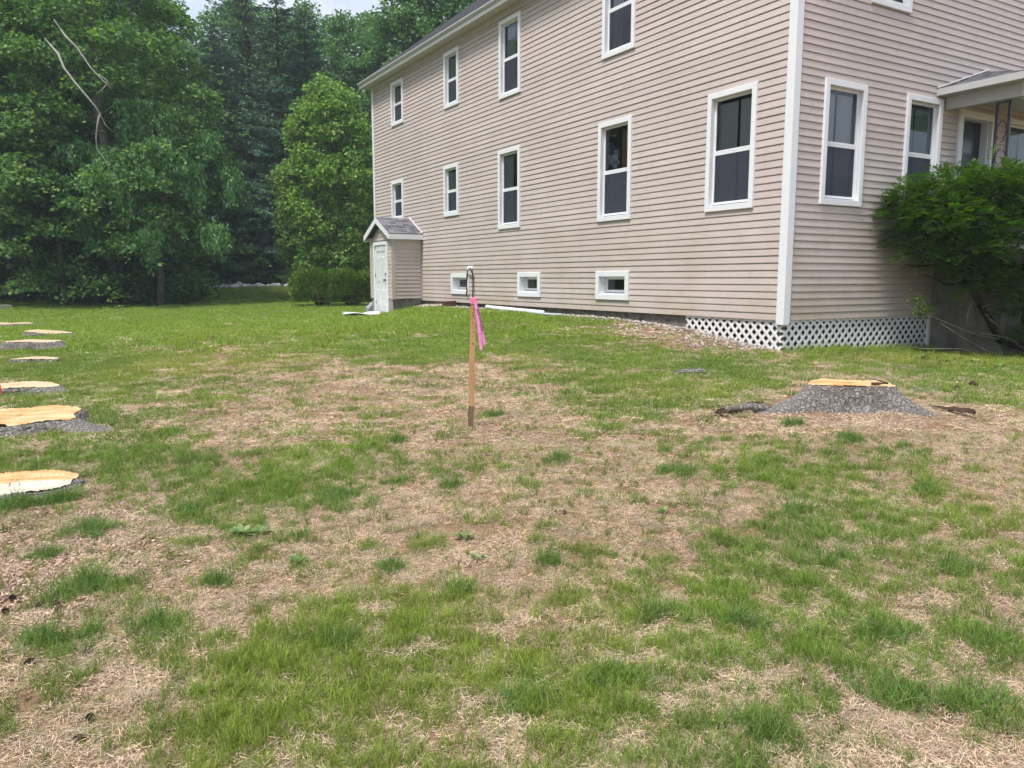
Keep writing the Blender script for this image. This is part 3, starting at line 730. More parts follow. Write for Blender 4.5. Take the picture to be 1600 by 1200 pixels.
# ------------------------------------------------------------------ vegetation helpers
def bark_mat(name, c1, c2, scale=14, st=(1, 1, 0.25)):
    m, nt, out = new_mat(name)
    t = nt.nodes.new('ShaderNodeTexCoord'); mp = nt.nodes.new('ShaderNodeMapping'); mp.inputs['Scale'].default_value = st
    nt.links.new(t.outputs['Object'], mp.inputs[0])
    n = nt.nodes.new('ShaderNodeTexNoise'); n.inputs['Scale'].default_value = scale; n.inputs['Detail'].default_value = 6; n.inputs['Roughness'].default_value = 0.65
    nt.links.new(mp.outputs[0], n.inputs['Vector'])
    r = ramp(nt, [(0.32, c1), (0.68, c2)], n.outputs['Fac'])
    principled(nt, out, r.outputs[0], 0.95, 0.1, bump(nt, n.outputs['Fac'], 0.8, 0.03)); return m
M['bark'] = bark_mat('grey_brown_bark', (0.05, 0.042, 0.036), (0.17, 0.15, 0.13))
M['bark_pale'] = bark_mat('pale_dead_bark', (0.26, 0.24, 0.22), (0.46, 0.43, 0.39))
M['bark_red'] = bark_mat('red_brown_bark', (0.045, 0.028, 0.02), (0.11, 0.07, 0.05))
M['bark_yew'] = bark_mat('dark_yew_bark', (0.022, 0.018, 0.015), (0.075, 0.06, 0.05))
M['bark_twig'] = bark_mat('dry_twig', (0.12, 0.10, 0.085), (0.27, 0.24, 0.20))
M['maple'] = leaf_mat('maple_leaf', [(0, (0.060, 0.138, 0.058)), (0.5, (0.106, 0.216, 0.070)), (0.85, (0.180, 0.306, 0.082)), (1, (0.300, 0.396, 0.102))], 0.34)
M['maple2'] = leaf_mat('young_maple_leaf', [(0, (0.084, 0.180, 0.042)), (0.5, (0.162, 0.300, 0.060)), (0.85, (0.288, 0.432, 0.096)), (0.97, (0.432, 0.528, 0.156)), (1, (0.480, 0.324, 0.168))], 0.36)
M['willow'] = leaf_mat('hanging_leaf', [(0, (0.088, 0.215, 0.078)), (0.5, (0.166, 0.331, 0.116)), (1, (0.293, 0.467, 0.194))], 0.32)
M['oak'] = leaf_mat('tall_tree_leaf', [(0, (0.066, 0.141, 0.060)), (0.5, (0.113, 0.227, 0.091)), (1, (0.209, 0.340, 0.133))], 0.32)
M['spruce'] = leaf_mat('spruce_needles', [(0, (0.050, 0.109, 0.077)), (0.6, (0.091, 0.176, 0.118)), (1, (0.148, 0.251, 0.160))], 0.12, 0.6, 0.2)
M['pine'] = leaf_mat('young_pine_needles', [(0, (0.047, 0.101, 0.054)), (0.6, (0.085, 0.163, 0.078)), (1, (0.147, 0.233, 0.101))], 0.15)
M['yew'] = leaf_mat('yew_needles', [(0, (0.033, 0.084, 0.013)), (0.5, (0.071, 0.157, 0.018)), (0.88, (0.134, 0.250, 0.026)), (1, (0.232, 0.360, 0.040))], 0.24, 0.45, 0.35)
M['hedge'] = leaf_mat('hedge_leaf', [(0, (0.048, 0.096, 0.017)), (0.5, (0.108, 0.192, 0.026)), (1, (0.240, 0.336, 0.048))], 0.26)
M['shrub'] = leaf_mat('shrub_leaf', [(0, (0.031, 0.078, 0.028)), (0.6, (0.066, 0.137, 0.044)), (1, (0.139, 0.233, 0.070))], 0.3)
M['fern'] = leaf_mat('fern_frond', [(0, (0.10, 0.18, 0.03)), (1, (0.24, 0.34, 0.06))], 0.35)

def unit(v): return v/np.maximum(np.linalg.norm(v, axis=-1, keepdims=True), 1e-9)
def leaves(P, axis, normal, L, W, rng, fold=0.0):
    """diamond leaves: P base points, axis direction, normal, per-leaf length and width arrays -> verts, quads"""
    n = len(P); axis = unit(axis); side = unit(np.cross(normal, axis)); L = np.broadcast_to(L, n)[:, None]; W = np.broadcast_to(W, n)[:, None]
    nn = np.cross(axis, side)
    v0 = P; v1 = P + axis*L*0.45 + side*W*0.5 + nn*W*fold; v2 = P + axis*L; v3 = P + axis*L*0.45 - side*W*0.5 + nn*W*fold
    V = np.stack([v0, v1, v2, v3], 1).reshape(-1, 3); F = np.arange(4*n).reshape(n, 4)
    return V, F
def rand_dirs(n, rng):
    v = rng.normal(size=(n, 3)); return unit(v)
def crown_mesh(name, clumps, per, size, flat, leafL, leafW, rng, up=0.8, droop=0.0):
    """clumps: (n,4) centres + radius.  flat: vertical squash of each clump.  leaves face mostly up"""
    n = len(clumps); per = np.maximum(6, (per*(clumps[:, 3]/clumps[:, 3].mean())**2).astype(int))
    ci = np.repeat(np.arange(n), per); m = len(ci)
    d = rand_dirs(m, rng)*(rng.random((m, 1))**0.42)
    # ragged outline: each clump has its own lobes
    ph = rng.random((n, 3))*6.28; az = np.arctan2(d[:, 1], d[:, 0])
    lobes = 1 + 0.32*np.sin(3*az+ph[ci, 0]) + 0.22*np.sin(5*az+ph[ci, 1]) + 0.15*np.sin(8*az+ph[ci, 2])
    d[:, :2] *= lobes[:, None]; d[:, 2] *= flat
    P = clumps[ci, :3] + d*clumps[ci, 3:4]
    P[:, 2] -= droop*(d[:, 0]**2+d[:, 1]**2)*clumps[ci, 3]
    out = unit(np.stack([d[:, 0], d[:, 1], np.full(m, -0.25)], 1) + 0.55*rand_dirs(m, rng))
    nrm = unit(np.array([0, 0, up]) + (1-up*0.55)*rand_dirs(m, rng))
    s = rng.uniform(0.65, 1.25, m)*size
    V, F = leaves(P, out, nrm, leafL*s, leafW*s, rng, 0.10)
    return np_mesh(name, V, F)
def tree_wood(name, H, r0, rng, limbs=9, lean=0.03, spread=2.5, first=0.25, wob=0.12, seg=9):
    mb = MB(); n = 9
    pts = []; x = y = 0.0
    for i in range(n+1):
        z = H*i/n; pts.append((x, y, z-0.25 if i == 0 else z)); x += rng.normal()*wob + lean*H/n; y += rng.normal()*wob
    rad = [r0*(1.35 if i == 0 else 1)*(1-0.93*i/n)+0.012 for i in range(n+1)]
    mb.tube(pts, rad, seg)
    for k in range(limbs):
        t = first + (0.92-first)*(k+rng.random())/limbs; i = min(int(t*n), n-1); f = t*n-i
        p = Vector(pts[i]).lerp(Vector(pts[i+1]), f); a = rng.random()*6.283; ln = spread*(1.15-0.8*t)*rng.uniform(0.7, 1.15)
        q = [p]; dz = rng.uniform(0.25, 0.7)
        for j in range(1, 6):
            s = j/5; q.append(p + Vector((math.cos(a+0.25*math.sin(3*s))*ln*s, math.sin(a+0.25*math.sin(3*s))*ln*s, ln*dz*s - 0.18*ln*s*s)))
        rr = (rad[i]*(1-f)+rad[i+1]*f)*0.45
        mb.tube(q, [max(rr*(1-0.85*j/5), 0.006) for j in range(6)], 6)
        for j2 in (2, 3, 4):
            b2 = a + rng.choice((-1, 1))*rng.uniform(0.5, 1.0); l2 = ln*0.4
            q2 = [q[j2] + Vector((math.cos(b2)*l2*s, math.sin(b2)*l2*s, l2*0.25*s)) for s in (0, 0.5, 1)]
            mb.tube(q2, [max(rr*0.35, 0.006), max(rr*0.22, 0.005), 0.004], 5)
    return mb.mesh(name, True)
def clump_cloud(n, prof, H, rng, rmin, rmax, shell=0.35, z0=0.0):
    """prof(t) -> crown radius at relative height t; clumps sit mostly near the outline"""
    out = []
    while len(out) < n:
        t = rng.random(); R = prof(t)
        if rng.random() > R/ max(prof(x) for x in (0.2, 0.35, 0.5, 0.65)): continue
        a = rng.random()*6.283; rr = R*(shell + (1-shell)*math.sqrt(rng.random()))
        out.append((rr*math.cos(a), rr*math.sin(a), z0 + t*H, rng.uniform(rmin, rmax)))
    return np.array(out)
def place_tree(name, label, cat, crown, wood, px, Y, scale=1.0, rz=0.0, group=None, crown_mat=None, wood_mat=None, sink=0.0, zs=1.0, X=None):
    if X is None: X = (px-800)/1226.0*Y
    r = empty(name, (X, Y, gz(X, Y)-sink), rz); r.scale = (scale, scale, scale*zs); tag(r, label, cat, group)
    link_mesh('trunk', wood, wood_mat or M['bark'], r); link_mesh('crown', crown, crown_mat, r)
    return r
rng = np.random.default_rng(21)

# --- broad maples with layered boughs at the left edge of the wood
def maple_profile(t): return 4.9*(math.sin(math.pi*min(1, max(0.0, 0.16+0.84*t)))**0.55)*(1.0 - 0.25*t)
def maple(seed, n=190, H=12.5, z0=1.7, per=150, fn=maple_profile, rmin=0.5, rmax=1.15, flat=0.34):
    g = np.random.default_rng(seed)
    return crown_mesh('crown', clump_cloud(n, fn, H, g, rmin, rmax, 0.42, z0), int(per*1.55), 1.0, flat, 0.155, 0.135, g, 0.74, 0.40)
MAP = [maple(1, 215, 13.2, 0.75), maple(2, 215, 13.2, 0.75), maple(3, 150, 11.0, 2.6)]
MWOOD = [tree_wood('trunk', 13.0, 0.24, np.random.default_rng(s), 12, 0.01, 4.2, 0.12) for s in (4, 5)]
for a in MAP: a.materials.append(M['maple'])
for a in MWOOD: a.materials.append(M['bark'])
place_tree('maple_tree', 'broad maple with layered boughs over a thick grey trunk at the lawn edge', 'tree', MAP[0], MWOOD[0], 183, 31.5, 1.05, 0.4)
place_tree('maple_tree', 'dark maple at the left edge with boughs hanging over the far lawn', 'tree', MAP[1], MWOOD[1], -25, 32.5, 1.12, 2.0)
place_tree('maple_tree', 'tall maple standing behind the broad maple and the hanging dead limbs', 'tree', MAP[2], MWOOD[0], 90, 36.5, 1.35, 1.1)
place_tree('maple_tree', 'maple high in the top left corner behind the layered boughs', 'tree', MAP[0], MWOOD[1], -60, 41, 1.5, 3.3)
place_tree('maple_tree', 'maple at the far left beyond the frame edge', 'tree', MAP[1], MWOOD[0], -330, 33, 1.15, 4.2)
# slim understory maple with the bare pale trunk
g = np.random.default_rng(31)
ucl = clump_cloud(46, lambda t: 2.0*math.sin(math.pi*(0.2+0.75*t)), 4.2, g, 0.5, 0.95, 0.3, 2.6)
umesh = crown_mesh('crown', ucl, 110, 1.0, 0.17, 0.20, 0.17, g, 0.88, 0.12); uw = tree_wood('trunk', 6.5, 0.115, g, 7, 0.0, 1.9, 0.35, 0.04)
place_tree('young_maple', 'slim young maple with a bare pale trunk at the edge of the lawn', 'tree', umesh, uw, 100, 30.0, 1.0, 0.2, crown_mat=M['maple'], wood_mat=M['bark'])
for i, (px, Y) in enumerate(((34, 33.5), (50, 35.5), (24, 37.0), (76, 39.0), (142, 37.5))):
    place_tree('slim_tree', 'thin dark trunk in the shade, %s from the left of the five' % ('first', 'second', 'third', 'fourth', 'last')[[2, 3, 0, 4, 1].index(i) if False else (1, 2, 0, 3, 4)[i]],
               'tree', umesh, uw, px, Y, 1.15+0.1*i, 1.3*i, group='thin trunks in the shade', crown_mat=M['maple'])
# --- small bough-hung tree with drooping strands of pale leaves
g = np.random.default_rng(41)
cl = []; strands = []
for k in range(34):
    a0 = g.random()*6.283; r0 = 2.7*math.sqrt(g.random()); bx, by = r0*math.cos(a0)*1.1, r0*math.sin(a0)*0.8
    zt0 = 3.6 + 4.6*g.random()**0.8 - 0.22*r0*r0; rad0 = g.uniform(0.3, 0.75)
    for q in range(g.integers(7, 13)):
        a = g.random()*6.283; rr = rad0*math.sqrt(g.random()); ln = g.uniform(0.5, 1.7)*(1.1-0.5*rr/rad0)
        m = int(ln*48)+4; s = g.random(m)
        x = bx + rr*math.cos(a)*(1+0.3*s) + g.normal(size=m)*0.10; y = by + rr*math.sin(a)*(1+0.3*s) + g.normal(size=m)*0.10
        strands.append(np.stack([x, y, zt0 - 0.5*rr*rr - s*ln + g.normal(size=m)*0.04], 1))
P = np.concatenate(strands); n = len(P)
ax = unit(np.stack([g.normal(size=n)*0.5, g.normal(size=n)*0.5, np.full(n, -0.8)], 1)); nr = unit(np.stack([g.normal(size=n), g.normal(size=n)-0.4, 0.6+g.normal(size=n)*0.4], 1))
V, F = leaves(P, ax, nr, g.uniform(0.13, 0.24, n), g.uniform(0.06, 0.11, n), g)
wme = np_mesh('crown', V, F); ww = tree_wood('trunk', 8.2, 0.14, g, 9, 0.0, 2.4, 0.45, 0.1)
wt = place_tree('weeping_tree', 'paler tree with drooping strands of leaves right of the broad maple', 'tree', wme, ww, 248, 30.2, 1.0, 0.0, crown_mat=M['willow'])
# bare dead limbs that hang out of the maple
def px_path(pts, Y): return [at_depth(x, y, Y + dy) for x, y, dy in pts]
dl = empty('dead_limb', at_depth(90, 82, 27.2)); tag(dl, 'pale bare dead limb hanging lowest out of the maple, forked at its end', 'branch')
o = dl.location
def rel(pts): return [Vector(p)-o for p in pts]
mb = MB(); mb.tube(rel(px_path([(70, 60, 1.6), (91, 84, 0), (100, 106, -.1), (118, 130, -.2), (137, 152, -.2), (150, 168, -.2), (156, 178, -.1), (165, 196, 0), (177, 207, 0.1)], 27.2)), [.025, .038, .037, .035, .032, .028, .023, .017, .008], 7); mb.build('limb', M['bark_pale'], dl, True)
mb = MB(); mb.tube(rel(px_path([(156, 176, -.1), (152, 195, -.1), (150, 215, -.1), (151, 232, 0), (160, 244, 0), (169, 258, 0), (170, 272, 0)], 27.2)), [.03, .026, .022, .02, .016, .012, .006], 6); mb.build('twig', M['bark_pale'], dl, True)
dl2 = empty('dead_limb', at_depth(101, 55, 27.6)); o = dl2.location; tag(dl2, 'grey bare dead limb higher up, ending in small twigs above the drooping leaves', 'branch')
mb = MB(); mb.tube(rel(px_path([(84, 30, 1.5), (102, 56, 0), (120, 74, 0), (131, 90, 0), (141, 105, 0), (155, 120, 0), (166, 131, 0), (176, 139, 0)], 27.6)), [.022, .033, .032, .03, .027, .022, .016, .008], 7); mb.build('limb', M['bark_pale'], dl2, True)
mb = MB(); mb.tube(rel(px_path([(152, 117, 0), (163, 122, 0), (168, 128, 0), (172, 134, 0)], 27.6)), [.02, .016, .012, .006], 5); mb.tube(rel(px_path([(166, 133, 0), (158, 141, 0), (152, 146, 0)], 27.6)), [.016, .012, .006], 5); mb.build('twig', M['bark_pale'], dl2, True)

# --- conifers
def conifer(seed, H=19.0, R=3.6, z0=1.5, dens=1.0, dz=0.42, thin=1.0, L=0.30, W=0.075):
    g = np.random.default_rng(seed); Ps = []; As = []; Ns = []
    mb = MB(); mb.tube([(0, 0, -0.3), (0.05, 0, H*0.3), (0, 0.06, H*0.65), (0, 0, H)], [0.27, 0.20, 0.12, 0.015], 9)
    z = z0
    while z < H-0.2:
        t = (z-z0)/(H-z0); nb = int(7*thin + 2*g.random())
        for k in range(nb):
            if g.random() < 0.10: continue
            a = g.random()*6.283; ln = (R*(1-t)**0.75*(0.55+0.45*min(1, t*6+0.35)) + 0.25)*g.uniform(0.6, 1.18)
            dr = 0.30 - 0.55*t + g.normal()*0.08
            m = max(8, int(ln*46*dens)); s = g.random(m)**0.75
            wid = 0.42*ln*(1-s)**0.8*0.55 + 0.10
            lat = g.uniform(-1, 1, m)*wid
            ca, sa = math.cos(a), math.sin(a)
            zc = z - dr*ln*s + 0.12*ln*s*s - 0.10*np.abs(lat) + g.normal(size=m)*0.035
            P = np.stack([ca*ln*s - sa*lat, sa*ln*s + ca*lat, zc], 1)
            sgn = np.sign(lat)[:, None]
            A = np.array([ca, sa, -0.12-dr*0.5]) + sgn*np.array([-sa, ca, -0.1])*g.uniform(0.3, 1.0, (m, 1)) + g.normal(size=(m, 3))*0.25
            A[:, 2] -= 0.28
            Ps.append(P); As.append(A); Ns.append(np.array([0, 0, 1.0]) + g.normal(size=(m, 3))*0.55)
            if k % 2 == 0: mb.tube([(0, 0, z), (ca*ln*0.5, sa*ln*0.5, z-dr*ln*0.5+0.03*ln), (ca*ln*0.9, sa*ln*0.9, z-dr*ln*0.9+0.1*ln)], [0.035, 0.02, 0.006], 4, False)
        z += dz*g.uniform(0.7, 1.3)
    P = np.concatenate(Ps); A = np.concatenate(As); N = np.concatenate(Ns); n = len(P)
    V, F = leaves(P, A, unit(N), L*g.uniform(0.6, 1.3, n), W*g.uniform(0.7, 1.3, n), g)
    return np_mesh('crown', V, F), mb.mesh('trunk', True)
CON = [conifer(51), conifer(52, 21, 3.9, 2.5, 0.8, 0.5), conifer(53, 17, 3.3, 0.8, 1.1)]
for c, w in CON: c.materials.append(M['spruce']); w.materials.append(M['bark_red'])
ORD = ['first', 'second', 'third', 'fourth', 'fifth', 'sixth', 'seventh', 'eighth', 'ninth', 'tenth', 'eleventh', 'twelfth', 'thirteenth', 'fourteenth', 'fifteenth', 'sixteenth', 'seventeenth', 'eighteenth', 'nineteenth', 'twentieth', 'twenty-first', 'twenty-second', 'twenty-third', 'twenty-fourth', 'twenty-fifth', 'twenty-sixth']
front = [(242, 44, 1, 1.10), (272, 46, 0, 0.98), (352, 49, 2, 0.90), (402, 47, 1, 0.93), (448, 45, 0, 0.88), (490, 46, 2, 0.90), (548, 47, 0, 0.66)]
for i, (px, Y, k, s) in enumerate(front):
    place_tree('spruce_tree', 'dark spruce in the near row behind the rock bed, %s from the left' % ORD[i], 'tree', CON[k][0], CON[k][1], px, Y, s, i*1.7, 'near row of spruces')
back = [(20, 47, 0, 1.1), (90, 50, 1, 1.1), (165, 49, 2, 1.25), (322, 58, 0, 0.9), (385, 60, 1, 1.12), (470, 60, 2, 1.05), (530, 58, 1, 0.86), (600, 60, 0, 0.95), (660, 62, 2, 1.0)]
for i, (px, Y, k, s) in enumerate(back):
    place_tree('spruce_tree', 'dark spruce in the back row of the wood, %s from the left' % ORD[i], 'tree', CON[k][0], CON[k][1], px, Y, s, i*2.3+0.5, 'back row of spruces')
# --- tall broadleaf tops
def oak(seed, n=150):
    g = np.random.default_rng(seed)
    return crown_mesh('crown', clump_cloud(n, lambda t: 4.3*math.sin(math.pi*(0.12+0.83*t))**0.7, 13.5, g, 0.6, 1.15, 0.3, 6.0), 135, 1.0, 0.55, 0.26, 0.19, g, 0.55, 0.2)
OAK = [oak(61), oak(62)]
OW = tree_wood('trunk', 18, 0.28, np.random.default_rng(63), 14, 0.005, 4.0, 0.3)
for a in OAK: a.materials.append(M['oak'])
OW.materials.append(M['bark'])
tops = [(205, 56, 0, 1.06), (372, 55, 1, 0.95), (425, 56, 0, 0.98), (508, 54, 1, 0.93), (560, 52, 0, 0.88), (622, 50, 1, 0.84), (672, 47, 0, 0.90), (735, 46, 1, 1.05), (800, 45, 0, 1.15), (145, 54, 1, 1.2)]
for i, (px, Y, k, s) in enumerate(sorted(tops)):
    where = 'above the roof of the house' if px > 590 else 'showing above the spruces'
    nth = i if px <= 590 else i-6
    place_tree('broadleaf_tree', 'tall leafy tree %s, %s from the left' % (where, ORD[nth]), 'tree', OAK[k], OW, px, Y, s, i*1.9, 'tall leafy trees at the back')
# --- rounded young maple beside the house
g = np.random.default_rng(71)
def ym(t): return 2.55*(math.sin(math.pi*min(1, 0.17+0.80*t))**0.62)*(1-0.22*t)
ymc = clump_cloud(330, ym, 8.3, g, 0.28, 0.52, 0.45, 0.9)
yme = crown_mesh('crown', ymc, 105, 1.0, 0.75, 0.145, 0.125, g, 0.5, 0.25); yw = tree_wood('trunk', 9.0, 0.15, g, 14, 0.0, 1.9, 0.12, 0.05)
place_tree('young_maple', 'bright green rounded maple standing beside the far corner of the house', 'tree', yme, yw, 522, 34.5, 1.0, 0.0, crown_mat=M['maple2'])
# --- small pine above the rock bed
pc, pw = conifer(81, 4.4, 2.0, 0.15, 1.9, 0.2, 1.25, 0.26, 0.045)
place_tree('small_pine', 'small bushy dark pine behind the rock bed', 'tree', pc, pw, 368, 43.0, 1.0, 0.0, crown_mat=M['pine'], wood_mat=M['bark_red'])
# --- dark understorey shrubs along the edge of the wood
def shrub_mesh(seed, n=34, R=1.1, H=1.5, per=95, lw=0.13):
    g = np.random.default_rng(seed)
    cl = clump_cloud(n, lambda t: R*math.sin(math.pi*(0.3+0.65*t)), H, g, 0.25, 0.42, 0.35, 0.15)
    mb = MB()
    for k in range(9):
        a = g.random()*6.28; mb.tube([(0.05*math.cos(a), 0.05*math.sin(a), -0.1), (R*0.35*math.cos(a), R*0.35*math.sin(a), H*0.45), (R*0.7*math.cos(a), R*0.7*math.sin(a), H*0.85)], [0.025, 0.016, 0.006], 5)
    return crown_mesh('foliage', cl, per, 1.0, 0.8, lw, lw*0.6, g, 0.5, 0.2), mb.mesh('stems', True)
SH = [shrub_mesh(91), shrub_mesh(92), shrub_mesh(93, 40, 1.3, 2.0)]
for c, w in SH: c.materials.append(M['shrub']); w.materials.append(M['bark'])
def place_shrub(name, label, k, px, Y, s, rz=0, group=None, mat=None):
    X = (px-800)/1226*Y; r = empty(name, (X, Y, gz(X, Y)), rz); r.scale = (s,)*3; tag(r, label, 'bush', group)
    link_mesh('stems', SH[k][1], None, r); link_mesh('foliage', SH[k][0], None, r); return r
shr = [(8, 35, 0, .9), (68, 34.5, 1, .8), (128, 32.5, 0, 0.95), (160, 34, 2, .8), (210, 31.8, 1, 1.0), (243, 31.0, 2, 0.95), (268, 33, 0, 1.1), (300, 43, 1, 1.2), (330, 44.5, 2, 1.1), (436, 45, 1, 1.1), (462, 44, 0, 1.1), (545, 44, 2, 1.3), (585, 40, 1, 1.2)]
for i, (px, Y, k, s) in enumerate(shr):
    place_shrub('bush', 'dark leafy bush in the row under the trees, %s from the left' % ORD[i], k, px, Y, s, i*1.1, 'bushes under the trees')
fill = [(-60, 41), (-5, 43), (40, 45), (85, 44), (130, 46), (175, 45), (220, 47), (262, 50), (300, 53), (345, 52), (395, 54), (440, 52), (490, 53), (540, 51), (590, 50), (20, 56), (110, 58), (200, 60), (290, 62), (380, 63), (470, 62), (560, 60)]
for i, (px, Y) in enumerate(fill):
    place_shrub('bush', 'shaded thicket bush deep in the wood, %s of its %s row from the left' % ((ORD[i], 'nearer') if i < 15 else (ORD[i-15], 'farther')), i % 3, px, Y+1.5*math.sin(i*2.3), 1.5+1.5*((i*0.618) % 1), i*0.7, 'thicket deep in the wood')
# --- clipped yew hedge mounds beside the entry
def hedge_mesh(seed, R, H, n, lw):
    g = np.random.default_rng(seed); m = n
    # shell of short sprigs on a flattened, lumpy dome with a dark bare underside
    az = g.random(m)*6.283; ph = np.arcsin(np.clip(g.random(m)*1.05-0.05, -1, 1))
    lump = 1 + 0.10*np.sin(3*az+1)+0.07*np.sin(7*az+2)*np.cos(ph*5)+0.05*g.normal(size=m)
    r = lump*(0.80+0.20*np.sqrt(g.random(m)))
    cp = np.cos(ph)**0.38
    P = np.stack([R*cp*np.cos(az)*r, R*0.85*cp*np.sin(az)*r, 0.14*H + 0.86*H*np.clip(np.sin(ph), 0, 1)**0.62*r], 1)
    low = P[:, 2] < 0.34*H; P[low, :2] *= (0.84+0.16*g.random(low.sum()))[:, None]
    N = unit(P - np.array([0, 0, 0.3*H])); A = unit(N + 0.7*rand_dirs(m, g) + np.array([0, 0, 0.25]))
    V, F = leaves(P, A, unit(np.cross(A, rand_dirs(m, g))), lw*g.uniform(0.6, 1.4, m), lw*0.42, g)
    mb = MB()
    for k in range(26):
        a = g.random()*6.28; b = a+g.normal()*0.3; f = g.uniform(0.5, 0.95)
        mb.tube([(0.12*R*math.cos(a), 0.12*R*math.sin(a), -0.1), (0.45*R*f*math.cos(a), 0.45*R*f*math.sin(a), 0.28*H), (0.85*R*f*math.cos(b), 0.75*R*f*math.sin(b), 0.62*H)], [0.03, 0.02, 0.008], 5)
    return np_mesh('foliage', V, F), mb.mesh('stems', True)
for nm, lb, px, Y, R, H, sd in (('clipped_yew', 'larger clipped yew mound with bare dark stems, left of its pair', 503, 29.0, 1.18, 1.25, 101), ('clipped_yew', 'smaller clipped yew mound close to the white entry door', 550, 28.6, 1.0, 1.2, 102)):
    f, st = hedge_mesh(sd, R, H, 19000, 0.085); X = (px-800)/1226*Y
    r = empty(nm, (X, Y, gz(X, Y)), 0.3); tag(r, lb, 'bush', 'clipped yews by the entry'); link_mesh('foliage', f, M['hedge'], r); link_mesh('stems', st, M['bark_red'], r)

# --- rocks and ferns of the far bed
def rock_mesh(seed):
    g = np.random.default_rng(seed); mb = MB(); n, m = 8, 6; off = g.normal(size=3)
    for j in range(m+1):
        ph = math.pi*j/m-math.pi/2
        for i in range(n):
            a = 2*math.pi*i/n; rr = 1+0.22*math.sin(2*a+off[0]*3+ph)+0.16*math.sin(3*a+off[1]*5)*math.cos(2*ph)+0.08*g.normal()
            mb.v.append((rr*math.cos(ph)*math.cos(a), rr*math.cos(ph)*math.sin(a), (1+0.1*g.normal())*math.sin(ph)))
    for j in range(m):
        for i in range(n): i2 = (i+1) % n; mb.f.append((j*n+i, j*n+i2, (j+1)*n+i2, (j+1)*n+i))
    return mb.mesh('border_rock')
M['rock'] = simple('pale_rock', (0.50, 0.49, 0.48), (0.82, 0.80, 0.78), 9, 0.9, 0.15, 0.4, 30)
rk = [(331, 447.5, .16), (338, 446.5, .18), (344, 447.5, .15), (349, 445.5, .24), (356, 446, .2), (362, 446, .2), (368, 445, .24), (373, 444, .2), (381, 445.5, .22), (388, 445.5, .2), (396, 444.5, .16), (404, 444.5, .22), (410, 445.5, .15), (419, 443.5, .15), (427, 443, .2), (434, 442.5, .2), (440, 441.5, .2), (447, 443.5, .18), (454, 442.5, .24)]
for i, (px, py, s) in enumerate(rk):
    Y = 41.0 + 0.35*math.sin(i*2.1) - 0.02*(px-390)*(0 if px < 410 else -1); X = (px-800)/1226*Y; me = rock_mesh(200+i); me.materials.append(M['rock'])
    r = bpy.data.objects.new('border_rock', me); COL.objects.link(r); r.location = (X, Y, gz(X, Y)+s*0.25); s *= 0.86; r.scale = (s*1.15, s, s*(0.8 if i not in (7, 18) else 1.5)); r.rotation_euler = (0, 0, i*1.3)
    tag(r, 'pale border rock of the far bed, %s from the left' % ORD[i], 'rock', 'rocks edging the far bed')
def fern(px, Y, s, label):
    g = np.random.default_rng(px); Ps = []; As = []; Ns = []
    for k in range(20):
        a = g.random()*6.28; ln = g.uniform(0.7, 1.0)
        for j in range(14):
            t = (j+1)/14; c = np.array([math.cos(a)*0.55*t*ln, math.sin(a)*0.55*t*ln, ln*(0.95*t-0.42*t*t)])
            for sg in (-1, 1):
                Ps.append(c); As.append(np.array([-math.sin(a)*sg+0.4*math.cos(a), math.cos(a)*sg+0.4*math.sin(a), -0.15])); Ns.append((0.2*math.cos(a), 0.2*math.sin(a), 1))
    n = len(Ps); V, F = leaves(np.array(Ps), np.array(As), np.array(Ns, float), 0.16*g.uniform(0.7, 1.1, n), 0.05, g)
    X = (px-800)/1226*Y; o = link_mesh('fern', np_mesh('fern', V, F), M['fern']); o.location = (X, Y, gz(X, Y)); o.scale = (s,)*3; tag(o, label, 'fern', 'ferns in the far bed')
fern(448, 42.3, 1.25, 'bright green fern behind the right end of the rock border'); fern(421, 43.2, 0.95, 'paler smaller fern left of the bright one in the rock bed')

# woods going on to the left of the frame and behind the viewer's left (they stand in the window reflections)
for i, (X, Y, k, s) in enumerate(((-30, 26, 0, 1.2), (-31, 17, 1, 1.3), (-33, 8, 2, 1.35), (-30, -2, 0, 1.3), (-38, 22, 2, 1.5), (-40, 2, 1, 1.6), (-35, -14, 1, 1.4))):
    place_tree('maple_tree', 'maple of the side wood left of the yard, %s from the back' % ORD[i], 'tree', MAP[k], MWOOD[i % 2], 0, Y, s, i*0.9, 'side wood beyond the left edge', X=X)

# ------------------------------------------------------------------ big yew by the porch
g = np.random.default_rng(111)
yroot = empty('yew_shrub', (*[(lambda p: (p[0], p[1]))(hw(4.45, -1.75))][0], 0)); yx, yy = yroot.location.x, yroot.location.y
yroot.location.z = gz(yx, yy); yz = yroot.location.z
tag(yroot, 'large spreading green yew with twisted dark stems beside the porch', 'bush')
